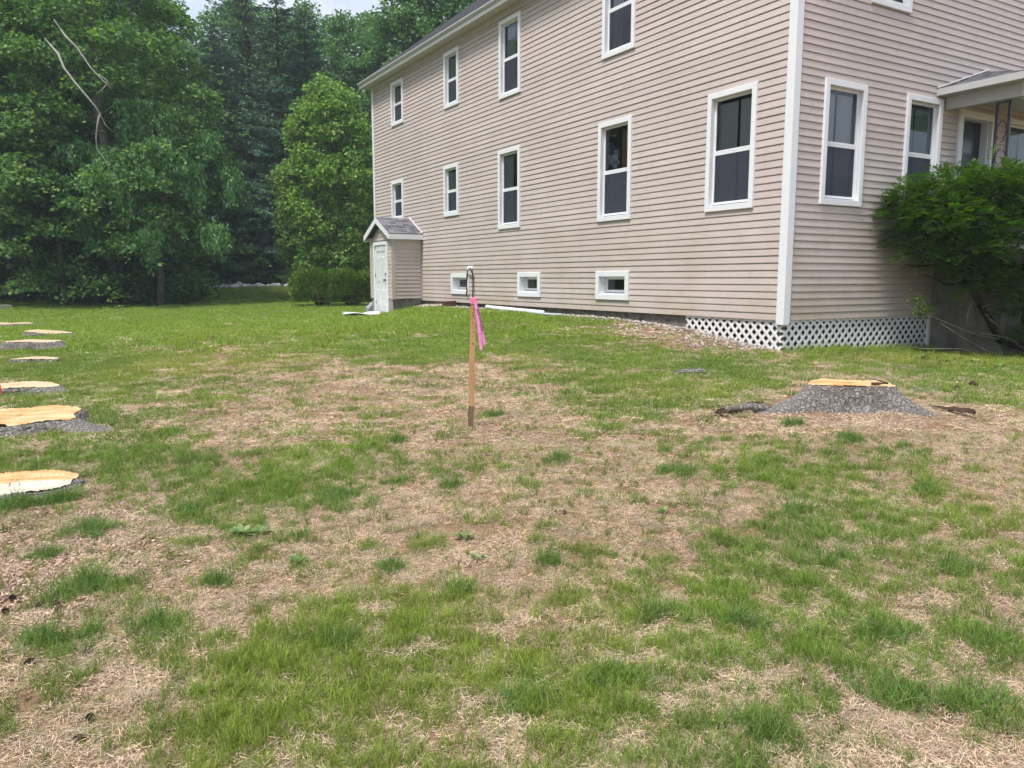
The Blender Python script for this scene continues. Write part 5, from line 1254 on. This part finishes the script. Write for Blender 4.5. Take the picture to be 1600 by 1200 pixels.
# distinct dark clumps of coarse grass in the foreground
cl = [(140, 830, 1.9), (165, 912, 1.5), (100, 925, 1.5), (245, 985, 1.5), (90, 1005, 1.6), (70, 870, .8), (345, 910, .7), (520, 780, 1.6), (880, 720, 1.2), (1065, 740, 1.5), (610, 890, .9), (720, 925, .7), (1030, 965, 1.3), (1160, 970, 1.1), (1385, 1000, 1.3),
      (1290, 880, 1.2), (1500, 890, 1.1), (1390, 1090, 1.6), (1530, 1110, 1.2), (1200, 1150, 1.0), (1250, 800, 1.0), (860, 880, .8), (520, 1010, 1.2), (960, 1070, 1.2), (1450, 770, .9), (1240, 665, .9), (1330, 690, 1.0), (770, 650, .9), (625, 690, .9), (700, 760, .9),
      (30, 790, 1.3), (70, 787, 1.3), (105, 780, 1.2), (5, 795, 1.3), (1560, 1010, 1.1), (1330, 690, .8), (820, 1100, 1.1), (300, 800, 1.0)]
g = np.random.default_rng(401)
for px, py, s in cl:
    X, Y, Z = on_ground(px, py); n = int(9*s); R = 0.04*s
    x = X+g.normal(size=n)*R*1.25; y = Y+g.normal(size=n)*R*0.9; z = height(x, y); c = (DARK*(0.75+0.5*g.random((n, 1))) + LUSH*0.35*g.random((n, 1)))
    k = allowed(x, y); add('grass', x[k], y[k], z[k], 0, c[k], g.uniform(0.6, 0.95, k.sum())*min(1.0, 0.7+0.2*s), g, 0.2)
    n = max(3, int(5*s)); x = X+g.normal(size=n)*R; y = Y+g.normal(size=n)*R*0.8; z = height(x, y); k = allowed(x, y)
    add('grass', x[k], y[k], z[k], 8, (DARK*1.1+0*x[k, None]), g.uniform(0.6, 0.9, k.sum()), g, 0.2)
# taller unmown blades along the lattice and the porch
n = 150; b = g.uniform(-0.1, 3.6, n); a = -g.uniform(0.02, 0.5, n)**1.0; x = HC[0]+b*Vv[0]+a*Uv[0]; y = HC[1]+b*Vv[1]+a*Uv[1]; z = height(x, y)
add('grass', x, y, z, 8, LUSH*g.uniform(0.7, 1.3, (n, 1)), g.uniform(0.7, 1.3, n), g, 0.2)
n = 130; b = g.uniform(0.5, 4.6, n); a = -g.uniform(0.8, 2.2, n); x = HC[0]+b*Vv[0]+a*Uv[0]; y = HC[1]+b*Vv[1]+a*Uv[1]; z = height(x, y); k = allowed(x, y)
add('grass', x[k], y[k], z[k], 8, YEL*g.uniform(0.7, 1.1, (k.sum(), 1)), g.uniform(0.7, 1.2, k.sum()), g, 0.2)

def scatter_group(name):
    ng = bpy.data.node_groups.new(name, 'GeometryNodeTree')
    ng.interface.new_socket('Geometry', in_out='INPUT', socket_type='NodeSocketGeometry'); ng.interface.new_socket('Geometry', in_out='OUTPUT', socket_type='NodeSocketGeometry')
    N = ng.nodes; gi = N.new('NodeGroupInput'); go = N.new('NodeGroupOutput'); ip = N.new('GeometryNodeInstanceOnPoints'); ci = N.new('GeometryNodeCollectionInfo')
    ci.inputs[0].default_value = SRC; ci.inputs[1].default_value = True; ci.inputs[2].default_value = True
    def na(nm, t):
        q = N.new('GeometryNodeInputNamedAttribute'); q.data_type = t; q.inputs[0].default_value = nm
        return [o for o in q.outputs if o.enabled and o.name == 'Attribute'][0]
    ng.links.new(gi.outputs[0], ip.inputs['Points']); ng.links.new(ci.outputs[0], ip.inputs['Instance']); ip.inputs['Pick Instance'].default_value = True
    ng.links.new(na('kind_index', 'INT'), ip.inputs['Instance Index']); ng.links.new(na('rot', 'FLOAT_VECTOR'), ip.inputs['Rotation']); ng.links.new(na('scl', 'FLOAT'), ip.inputs['Scale'])
    ng.links.new(ip.outputs[0], go.inputs[0]); return ng
NG = scatter_group('blade_scatter')
for key, lab in (('grass', 'patchy green lawn grass in tufts and mown swathes'), ('dry_grass', 'dead straw-coloured grass and thatch between the green tufts')):
    P = np.concatenate([q[0] for q in PT[key]]); rot = np.concatenate([q[1] for q in PT[key]]); scl = np.concatenate([q[2] for q in PT[key]]); idx = np.concatenate([q[3] for q in PT[key]]); tn = np.concatenate([q[4] for q in PT[key]])
    me = bpy.data.meshes.new(key); me.vertices.add(len(P)); me.vertices.foreach_set('co', P.astype(np.float32).ravel())
    me.attributes.new('rot', 'FLOAT_VECTOR', 'POINT').data.foreach_set('vector', rot.astype(np.float32).ravel())
    me.attributes.new('scl', 'FLOAT', 'POINT').data.foreach_set('value', scl.astype(np.float32))
    me.attributes.new('kind_index', 'INT', 'POINT').data.foreach_set('value', idx.astype(np.int32))
    me.attributes.new('tint', 'FLOAT_COLOR', 'POINT').data.foreach_set('color', np.concatenate([np.clip(tn, 0, 1), np.ones((len(tn), 1))], 1).astype(np.float32).ravel())
    me.update(); o = bpy.data.objects.new(key, me); COL.objects.link(o); md = o.modifiers.new('scatter', 'NODES'); md.node_group = NG
    tag(o, lab, 'grass', kind='stuff'); print(key, len(P))

# ------------------------------------------------------------------ survey stake with pink ribbon
M['stake'] = simple('weathered_pine', (0.34, 0.17, 0.075), (0.60, 0.36, 0.18), 26, 0.85, 0.15, 0.5, 60, (1, 1, 0.10))
M['stake_wet'] = simple('damp_grey_pine', (0.13, 0.085, 0.06), (0.25, 0.17, 0.12), 10, 0.9, 0.1, 0.3, 40, (1, 1, 0.12))
M['pink'] = simple('pink_flagging', (0.80, 0.24, 0.52), (0.88, 0.34, 0.62), 30, 0.45, 0.3)
M['pink_hot'] = simple('pink_wrap', (0.85, 0.20, 0.34), (0.90, 0.28, 0.42), 30, 0.5, 0.3)
M['ink'] = simple('marker_ink', (0.03, 0.01, 0.03), (0.06, 0.015, 0.05), 30, 0.6, 0.2)
M['ink_plum'] = simple('ribbon_print', (0.16, 0.01, 0.09), (0.2, 0.02, 0.12), 30, 0.6, 0.2)
kx, ky, kz = on_ground(735.5, 668)
st = empty('survey_stake', (kx, ky, kz)); tag(st, 'leaning wooden survey stake with a pink ribbon tied round its top', 'stake')
tp = at_depth(740.0, 466, ky); hgt = tp.z-kz; lx = tp.x-kx; wS = 0.0235
def sp(f, dx=0.0, dy=0.0): return (lx*f+dx, dy, hgt*f)
def seg_box(f0, f1, w0, w1, d): return [sp(f0, -w0, -d), sp(f0, w0, -d), sp(f0, w0, d), sp(f0, -w0, d), sp(f1, -w1, -d), sp(f1, w1, -d), sp(f1, w1, d), sp(f1, -w1, d)]
MB().hexa(seg_box(-0.12, 0.17, wS, wS, 0.013)).build('stake_foot', M['stake_wet'], st)
MB().hexa(seg_box(0.17, 1.0, wS, wS, 0.013)).build('shaft', M['stake'], st)
mb = MB(); mb.hexa(seg_box(0.955, 1.006, wS+0.004, wS+0.004, 0.018)); mb.build('ribbon_wrap', M['pink_hot'], st, bevel=0.004)
def from_px(px, py, dy=0.0): p = at_depth(px, py, ky+dy); return Vector((p.x-kx, p.y-ky, p.z-kz))
def tail(pts, widths, name='ribbon_tail'):
    mb = MB(); c = [from_px(x, y, d) for x, y, d in pts]; n0 = 0; th = 0.0012
    for i, p in enumerate(c):
        w = widths[i]; tw = 0.25*math.sin(i*0.9)
        e = Vector((math.cos(tw), math.sin(tw), 0.12))*w
        for dd in (-th, th): mb.v += [tuple(p-e+Vector((0, dd, 0))), tuple(p+e+Vector((0, dd, 0)))]
    for i in range(len(c)-1):
        a, b = 4*i, 4*i+4
        mb.f += [(a, a+1, b+1, b), (a+2, b+2, b+3, a+3), (a, b, b+2, a+2), (a+1, a+3, b+3, b+1)]
    mb.f += [(0, 2, 3, 1), (4*len(c)-4, 4*len(c)-3, 4*len(c)-1, 4*len(c)-2)]
    return mb.build(name, M['pink'], st, False)
t1 = tail([(742.5, 472, -.03), (744, 482, -.035), (746.5, 497, -.04), (748.5, 512, -.04), (750, 528, -.04), (752, 547, -.04)], [.008, .010, .013, .0135, .013, .012])
t2 = tail([(743, 472, -.026), (746, 485, -.028), (749, 500, -.03), (752, 515, -.03), (754.5, 527, -.03), (755.5, 539, -.03)], [.008, .012, .015, .0155, .015, .014])
def text_mesh(txt, size):
    cu = bpy.data.curves.new('lettering', 'FONT'); cu.body = txt; cu.size = size; cu.extrude = 0.0004; cu.resolution_u = 2; cu.align_x = 'CENTER'; cu.align_y = 'CENTER'; cu.space_character = 1.12; cu.offset = size*0.02
    ob = bpy.data.objects.new('lettering', cu); COL.objects.link(ob); dg = bpy.context.evaluated_depsgraph_get()
    me = bpy.data.meshes.new_from_object(ob.evaluated_get(dg)); bpy.data.objects.remove(ob); me.materials.clear(); return me
me = text_mesh('BOUNDARY', 0.032)
p0, p1 = from_px(746.0, 484, -.036), from_px(752.5, 517, -.036); dr = (p1-p0).normalized(); nrm = Vector((0, -1, 0)); sd_ = nrm.cross(dr)
lt = link_mesh('lettering', me, M['ink_plum'], st); lt.matrix_local = Matrix(((dr.x, sd_.x, nrm.x, (p0.x+p1.x)/2+0.002), (dr.y, sd_.y, nrm.y, (p0.y+p1.y)/2-0.002), (dr.z, sd_.z, nrm.z, (p0.z+p1.z)/2), (0, 0, 0, 1)))
mb = MB()                                               # hand-written marks down the face, too small to read
g = np.random.default_rng(9)
for f in (0.915, 0.885, 0.862, 0.845, 0.818, 0.80, 0.775, 0.74, 0.71, 0.655, 0.645):
    for q in range(2):
        dx = g.uniform(-0.010, 0.006); w = g.uniform(0.006, 0.012); ff = f+g.uniform(-.004, .004); hh = g.uniform(0.002, 0.006)
        mb.hexa([sp(ff, dx, -0.0142), sp(ff, dx+w, -0.0142), sp(ff, dx+w, -0.0131), sp(ff, dx, -0.0131)] + [(x, y, z+hh) for x, y, z in (sp(ff, dx, -0.0142), sp(ff, dx+w, -0.0142), sp(ff, dx+w, -0.0131), sp(ff, dx, -0.0131))])
o = mb.build('pen_marks', M['ink'], st); o['kind'] = 'stuff'

# red pin flag at the left edge
M['red'] = simple('red_flag', (0.78, 0.03, 0.015), (0.85, 0.06, 0.03), 20, 0.5, 0.3)
fx, fy, fz = on_ground(0.5, 690); pf = empty('pin_flag', (fx, fy, fz)); tag(pf, 'small red pin flag on a thin wire at the left edge', 'flag')
ftop = at_depth(0.5, 594, fy).z-fz
mb = MB(); mb.tube([(0, 0, -0.05), (0.004, 0, ftop*0.5), (0, 0, ftop)], 0.0022, 6); mb.build('wire', M['bark_twig'], pf)
mb = MB(); n = 10
for i in range(n+1):
    t = i/n; x = -0.075+0.125*t; y = 0.012*math.sin(5*t+0.5); zc = ftop-0.055-0.012*t+0.008*math.sin(4*t); hh = 0.052*(1-0.35*max(0, t-0.6)/0.4)
    for dd in (-0.0006, 0.0006): mb.v += [(x, y+dd, zc-hh), (x, y+dd, zc+hh)]
for i in range(n):
    a, b = 4*i, 4*i+4; mb.f += [(a, b, b+1, a+1), (a+2, a+3, b+3, b+2), (a, a+2, b+2, b), (a+1, b+1, b+3, a+3)]
mb.build('flag', M['red'], pf)

# ------------------------------------------------------------------ things along the side wall
def wl(px, py, d):            # wall point a, z at distance d in front of the side wall -> world
    a, z = on_side(px, py); x, y = hw(-d, a); return Vector((x, y, z))
base = wl(738, 420, 0.0); hc = empty('hanging_cable', base); tag(hc, 'black cable looped from a white fitting on the siding above the stake', 'cable')
def wr(px, py, d): return wl(px, py, d)-base
mb = MB(); mb.tube([wr(742, 470, .06), wr(742, 448, .05), wr(742.3, 432, .06), wr(742, 425, .07), wr(740, 420.5, .09), wr(738, 419.5, .1), wr(736, 421, .09), wr(734, 426, .07), wr(732.8, 436, .06), wr(732.2, 446, .06), wr(733.5, 455, .07), wr(732.5, 461, .08)], .015, 8); mb.build('loop', M['metal'], hc, True)
mb = MB(); p = wr(738, 419, .06); mb.tube([wr(738, 419, .02), wr(738, 419, .13)], [.06, .045], 10); mb.build('fitting', M['white'], hc)
mb = MB(); mb.tube([wr(738, 423, .05), wr(739.5, 427, .09), wr(741.5, 429, .06)], .012, 6); mb.build('clip', M['white'], hc)
# paper stuck in the small window
mb = MB(); a0, z0 = on_side(731.5, 443); x, y = hw(0.12, a0); 
# brown block against the wall
M['brown_block'] = simple('dark_brown_brick', (0.06, 0.035, 0.028), (0.13, 0.075, 0.055), 14, 0.9, 0.1, 0.5, 40)
a0, _ = on_side(714, 470); x, y = hw(-0.22, a0); o = MB().hexa([(-.17, -.09, -.05), (.17, -.09, -.05), (.17, .09, -.05), (-.17, .09, -.05), (-.165, -.085, .15), (.17, -.09, .165), (.165, .085, .165), (-.17, .09, .15)]).build('masonry_block', M['brown_block'], None, bevel=0.01)
o.location = (x, y, gz(x, y)); o.rotation_euler = (0, 0, 0.15); tag(o, 'dark brown block standing on the bank below the left cellar window', 'block')
# white downpipe lengths lying along the wall
for lb, (xa, ya), (xb, yb), r, cat in (('long white downpipe lying on the bank below the middle cellar window', (779, 480.5), (868, 489.5), .05, 'pipe'), ('short grey-white pipe end lying right of the long downpipe', (868, 490), (897, 492.5), .03, 'pipe')):
    P0 = wl(xa, ya, 0.30); P1 = wl(xb, yb, 0.30); P0.z = gz(P0.x, P0.y)+r*1.2; P1.z = gz(P1.x, P1.y)+r*1.2; c = (P0+P1)/2
    n = 7; pts = [P0.lerp(P1, i/n)-c for i in range(n+1)]
    mb = MB(); mb.tube(pts, r, 10); mb.tube([pts[0]*1.0, pts[0].lerp(pts[1], .12)], r*1.15, 10); o = mb.build('downpipe', M['white'] if r > .04 else M['gutter'], None, True); o.location = c; tag(o, lb, cat)
# white sheet by the entry door, sloping grey cheek beside the step
P0 = at_depth(563, 493, 21.3); o = MB(); nx_, ny_ = 10, 6; g = np.random.default_rng(12)
for j in range(ny_+1):
    for i in range(nx_+1):
        u, v = i/nx_, j/ny_; X = -0.47+0.98*u+0.05*math.sin(4*v); Yq = -0.5+1.0*v; zz = 0.035+0.03*math.sin(5*u+3*v)+0.02*math.sin(9*u*v+1); o.v.append((X, Yq, zz))
for j in range(ny_):
    for i in range(nx_): a = j*(nx_+1)+i; o.f.append((a, a+1, a+nx_+2, a+nx_+1))
sh = o.build('white_sheet', M['white_fabric'], None, True); sh.location = (P0.x, P0.y, gz(P0.x, P0.y)+0.04); sh.rotation_euler = (0, 0, 0.2); md = sh.modifiers.new('thick', 'SOLIDIFY'); md.thickness = 0.02
tag(sh, 'rumpled white sheet lying on the grass by the entry door', 'sheet')
x, y = hw(-BD-0.03, E1+0.18); ck = MB().hexa([(-.04, -.14, -.1), (.45, -.14, -.1), (.45, .14, -.1), (-.04, .14, -.1), (-.04, -.14, .18), (.45, -.14, .62), (.45, .14, .62), (-.04, .14, .18)]).build('step_cheek', M['concrete_grey'] if 'concrete_grey' in M else M['soffit'], None, bevel=0.01)
ck.location = (x, y, gz(x, y)); ck.rotation_euler = (0, 0, HANG); ck.data.materials.clear(); ck.data.materials.append(simple('grey_step', (0.26, 0.28, 0.30), (0.36, 0.38, 0.40), 8, 0.8, 0.2)); tag(ck, 'sloping grey concrete cheek left of the entry door', 'step')

# ------------------------------------------------------------------ loose bits: chips, gravel, litter (too many to count)
def chips(name, label, cat, mat, pts, L, W, T, g):
    n = len(pts); th = g.random(n)*6.283; l = L*g.uniform(.5, 1.3, n); w = W*g.uniform(.5, 1.3, n); t = T*g.uniform(.5, 1.3, n)
    dx = np.stack([np.cos(th), np.sin(th), g.normal(size=n)*.25], 1)*l[:, None]/2; dy = np.stack([-np.sin(th), np.cos(th), g.normal(size=n)*.25], 1)*w[:, None]/2; dz = np.stack([0*t, 0*t, t], 1)
    P = pts; V = np.stack([P-dx-dy*.6, P+dx-dy, P+dx*.8+dy, P-dx+dy*.8, P-dx*.8+dz, P+dx*.7+dz, P+dx*.6+dy*.5+dz, P-dx*.7+dy*.5+dz], 1).reshape(-1, 3)
    b = np.arange(n)[:, None]*8; F = np.concatenate([b+np.array(q) for q in ((0, 3, 2, 1), (4, 5, 6, 7), (0, 1, 5, 4), (1, 2, 6, 5), (2, 3, 7, 6), (3, 0, 4, 7))], 0)
    o = link_mesh(name, np_mesh(name, V, F), mat); tag(o, label, cat, kind='stuff'); return o
def isl(name, stops, rough=.9):
    m, nt, out = new_mat(name); gg = nt.nodes.new('ShaderNodeNewGeometry'); r = ramp(nt, stops, gg.outputs['Random Per Island']); principled(nt, out, r.outputs[0], rough, .15); return m
M['chip'] = isl('wood_chip', [(0, (.17, .10, .075)), (.35, (.40, .26, .195)), (.75, (.56, .40, .30)), (1, (.74, .60, .46))])
M['pebble'] = isl('pebble', [(0, (.22, .18, .15)), (.5, (.44, .38, .32)), (1, (.70, .66, .60))])
M['litter'] = isl('leaf_litter', [(0, (.05, .032, .022)), (.5, (.16, .10, .065)), (1, (.34, .24, .16))])
g = np.random.default_rng(77); L_ = []
for cx, cy, rx, ry, n in ([(q[0], q[1]-0.25, q[2]*1.7, q[2]*1.5, 900 if i < 3 else 160) for i, q in enumerate(STUMPS)] + [(on_ground(60, 900)[0], on_ground(60, 900)[1], 0.6, 0.9, 5200), (on_ground(200, 800)[0], on_ground(200, 800)[1], .5, .4, 900), (on_ground(850, 690)[0], on_ground(850, 690)[1], 1.4, .8, 1100), (on_ground(520, 600)[0], on_ground(520, 600)[1], 1.9, .9, 900)]):
    x = cx+g.normal(size=n)*rx*.6; y = cy+g.normal(size=n)*ry*.6; k = allowed(x, y); L_.append(np.stack([x[k], y[k], height(x[k], y[k])+.006], 1))
chips('wood_chips', 'pinkish wood chips and sawdust strewn round the stumps and bare soil', 'wood chips', M['chip'], np.concatenate(L_), .022, .011, .005, g)
n = 1300; a = g.uniform(0.2, 12.0, n); b = -np.abs(g.normal(size=n))*0.16-0.01; x = HC[0]+b*Vv[0]+a*Uv[0]; y = HC[1]+b*Vv[1]+a*Uv[1]
n2 = 420; a2 = g.uniform(0.1, 3.0, n2); b2 = -g.random(n2)**1.5*1.0; x = np.concatenate([x, HC[0]+b2*Vv[0]+a2*Uv[0]]); y = np.concatenate([y, HC[1]+b2*Vv[1]+a2*Uv[1]])
n3 = 500; a3 = g.uniform(10.8, 12.2, n3); b3 = -g.random(n3)*.35; x = np.concatenate([x, HC[0]+b3*Vv[0]+a3*Uv[0]]); y = np.concatenate([y, HC[1]+b3*Vv[1]+a3*Uv[1]])
chips('gravel', 'pale gravel and crumbs of stone along the foot of the side wall', 'gravel', M['pebble'], np.stack([x, y, height(x, y)+.004], 1), .04, .03, .022, g)
n = 5200; x = yx+0.35+g.normal(size=n)*0.75; y = yy+0.35+g.normal(size=n)*0.55; k = allowed(x, y)
chips('leaf_litter', 'brown dead leaves and needles on the soil under the yew', 'leaf litter', M['litter'], np.stack([x[k], y[k], height(x[k], y[k])+.006], 1), .05, .022, .006, g)

# pine cones, bark pieces, sticks
M['cone'] = simple('pine_cone', (0.07, 0.042, 0.03), (0.17, 0.105, 0.075), 60, 0.9, 0.1)
def cone_mesh():
    mb = MB()
    for j in range(9):
        z = j*0.0065; r = 0.021*math.sin(math.pi*(0.18+0.75*j/8))
        for k in range(7):
            a = 2*math.pi*(k+0.5*(j % 2))/7; c, s = math.cos(a), math.sin(a)
            mb.quad((0.3*r*c, 0.3*r*s, z), (r*c-0.008*s, r*s+0.008*c, z+0.006), (1.18*r*c, 1.18*r*s, z+0.012), (r*c+0.008*s, r*s-0.008*c, z+0.006))
    return mb.mesh('pine_cone')
cm = cone_mesh(); cm.materials.append(M['cone'])
cones = [(14, 957, 'lowest of the pine cones at the left edge'), (15, 938, 'pine cone just above the lowest one at the left edge'), (53, 953, 'reddish pine cone on the bare soil left of the dark tufts'), (90, 958, 'dark pine cone under the left dark tuft, upper of two'), (95, 948, 'dark pine cone right of the reddish one'), (57, 1036, 'dark pine cone on bare soil below the lowest left tuft'), (141, 1122, 'dark pine cone low in the left corner grass'),
         (114, 1160, 'pine cone nearest the lower left corner'), (880, 805, 'pine cone on the bare patch below the stake'), (1263, 1072, 'pine cone on straw in the lower right')]
for i, (px, py, lb) in enumerate(cones):
    X, Y, Z = on_ground(px, py); o = bpy.data.objects.new('pine_cone', cm); COL.objects.link(o); o.location = (X, Y, Z+.012); o.scale = (.62, .62, .7); o.rotation_euler = (1.35, 0.2*i, i*1.1); tag(o, lb, 'pine cone', 'pine cones scattered on the soil')
def bark_piece(px0, py0, px1, py1, w, lb, seed, mat='bark_red'):
    g = np.random.default_rng(seed); A = Vector(on_ground(px0, py0)); B = Vector(on_ground(px1, py1)); c = (A+B)/2; mb = MB(); n = 7; d = (B-A).normalized(); s = Vector((-d.y, d.x, 0))
    for i in range(n+1):
        t = i/n; p = A.lerp(B, t)-c; ww = w*(0.35+0.65*math.sin(math.pi*min(.95, max(.08, t))))*g.uniform(.7, 1.2); zz = 0.02+0.025*math.sin(3*t+seed)+g.uniform(0, .012)
        mb.v += [tuple(p-s*ww+Vector((0, 0, zz-.012))), tuple(p+Vector((0, 0, zz+.022))), tuple(p+s*ww+Vector((0, 0, zz-.008))), tuple(p+Vector((0, 0, zz-.02)))]
    for i in range(n):
        a, b = 4*i, 4*i+4
        for k in range(4): mb.f.append((a+k, a+(k+1) % 4, b+(k+1) % 4, b+k))
    mb.f += [(3, 2, 1, 0), (4*n, 4*n+1, 4*n+2, 4*n+3)]
    o = mb.build('bark_piece', M[mat], None); o.location = c; tag(o, lb, 'bark')
bark_piece(1120, 653, 1165, 640, .05, 'curled dark bark piece at the far left end of the big stump root', 1)
bark_piece(1168, 640, 1192, 628, .045, 'dark bark piece lying on the left root of the big stump', 2)
bark_piece(1428, 612, 1470, 610, .05, 'grey bark slab lying on straw right behind the big stump', 3, 'stump_bark')
bark_piece(1476, 613, 1496, 610, .04, 'short dark bark chunk farthest right of the big stump', 4)
bark_piece(1452, 636, 1522, 654, .035, 'long thin dark bark strip right of the big stump', 5)
bark_piece(1052, 585, 1102, 586, .035, 'grey bark slab lying in the green left of the big stump', 6, 'stump_bark')
bark_piece(1515, 606, 1528, 605, .03, 'tiny bark scrap beyond the dark chunk near the yew', 7)
def stick(px0, py0, px1, py1, r, lb):
    A = Vector(on_ground(px0, py0)); B = Vector(on_ground(px1, py1)); c = (A+B)/2; mb = MB(); mb.tube([A-c+Vector((0, 0, r)), (A-c)*.3+Vector((0, .01, r*1.6)), (B-c)*.4+Vector((0, -.01, r*1.4)), B-c+Vector((0, 0, r))], [r, r*.9, r*.8, r*.5], 6)
    o = mb.build('stick', M['bark_twig'], None, True); o.location = c; tag(o, lb, 'stick')
stick(425, 577, 490, 573, .012, 'pale stick lying on the tan patch left of the stake'); stick(1000, 503, 1075, 512, .01, 'thin pale stick on the bank near the lattice'); stick(1400, 602, 1380, 588, .008, 'short twig leaning at the right rim of the big stump')
# broad-leaved weeds
M['weed'] = leaf_mat('weed_leaf', [(0, (.12, .20, .06)), (.6, (.22, .32, .11)), (1, (.36, .45, .20))], .3)
def weed(px, py, R, n, lb, seed):
    g = np.random.default_rng(seed); X, Y, Z = on_ground(px, py); R *= .8; n = int(n*1.5); a = g.random(n)*6.283; r = R*.15*g.random(n); P = np.stack([r*np.cos(a), r*np.sin(a), .004+.01*g.random(n)], 1)
    A = np.stack([np.cos(a), np.sin(a), g.uniform(.35, 1.3, n)], 1); L = R*g.uniform(.55, 1.1, n); A = unit(A); V = []; F = []
    side = np.stack([-np.sin(a), np.cos(a), 0*a], 1)
    for k in range(n):
        b = len(V); w = L[k]*.17
        for j, (t, ww) in enumerate(((0, .12), (.3, .7), (.6, 1.0), (.85, .6), (1.0, .05))):
            p = P[k]+A[k]*L[k]*t+np.array([0, 0, -.35*L[k]*t*t]); V += [p-side[k]*w*ww, p+np.array([0, 0, -.12*w]), p+side[k]*w*ww]
        for j in range(4):
            q = b+3*j; F += [(q, q+1, q+4, q+3), (q+1, q+2, q+5, q+4)]
    o = link_mesh('broadleaf_weed', np_mesh('broadleaf_weed', np.array(V), np.array(F), True), M['weed']); o.location = (X, Y, Z+.004); tag(o, lb, 'weed', 'broad-leaved weeds in the lawn')
weed(378, 838, .12, 16, 'largest broad-leaved weed, left of centre in the foreground', 1); weed(408, 836, .10, 14, 'weed touching the right side of the largest weed', 2); weed(466, 882, .10, 15, 'pale weed rosette below and right of the largest weed', 3); weed(725, 843, .09, 12, 'flat weed below the stake in the middle of the lawn', 4); weed(745, 876, .07, 9, 'small weed with a pale leaf just under the flat middle weed', 5)
weed(1035, 803, .07, 12, 'small bright weed on the bare patch right of the middle', 6); weed(400, 744, .08, 8, 'small yellow-green weed between left stumps and stake', 7); weed(765, 648, .06, 9, 'small weed right beside the foot of the stake', 8); weed(150, 838, .07, 9, 'small pale weed at the foot of the dark tuft left', 9)
weed(1440, 562, .17, 22, 'leafy weed in front of the lattice end', 10); weed(1520, 568, .16, 22, 'leafy weed under the yew, left of its fellow', 11); weed(1560, 575, .15, 20, 'leafy weed under the yew at the right', 12); weed(1475, 567, .13, 16, 'low leafy weed between lattice end and yew', 13)
# haze in the air between the yard and the far trees
mz, nt, out = new_mat('haze_air'); pv = nt.nodes.new('ShaderNodeVolumePrincipled'); pv.inputs['Color'].default_value = (0.80, 0.92, 1.0, 1); pv.inputs['Density'].default_value = 0.0011; pv.inputs['Anisotropy'].default_value = 0.0
nt.links.new(pv.outputs[0], out.inputs['Volume'])
hz = MB().box(-140, 140, -45, 130, -9, 40).build('haze', mz); tag(hz, 'thin bluish haze in the air before the far trees', 'haze', kind='stuff')
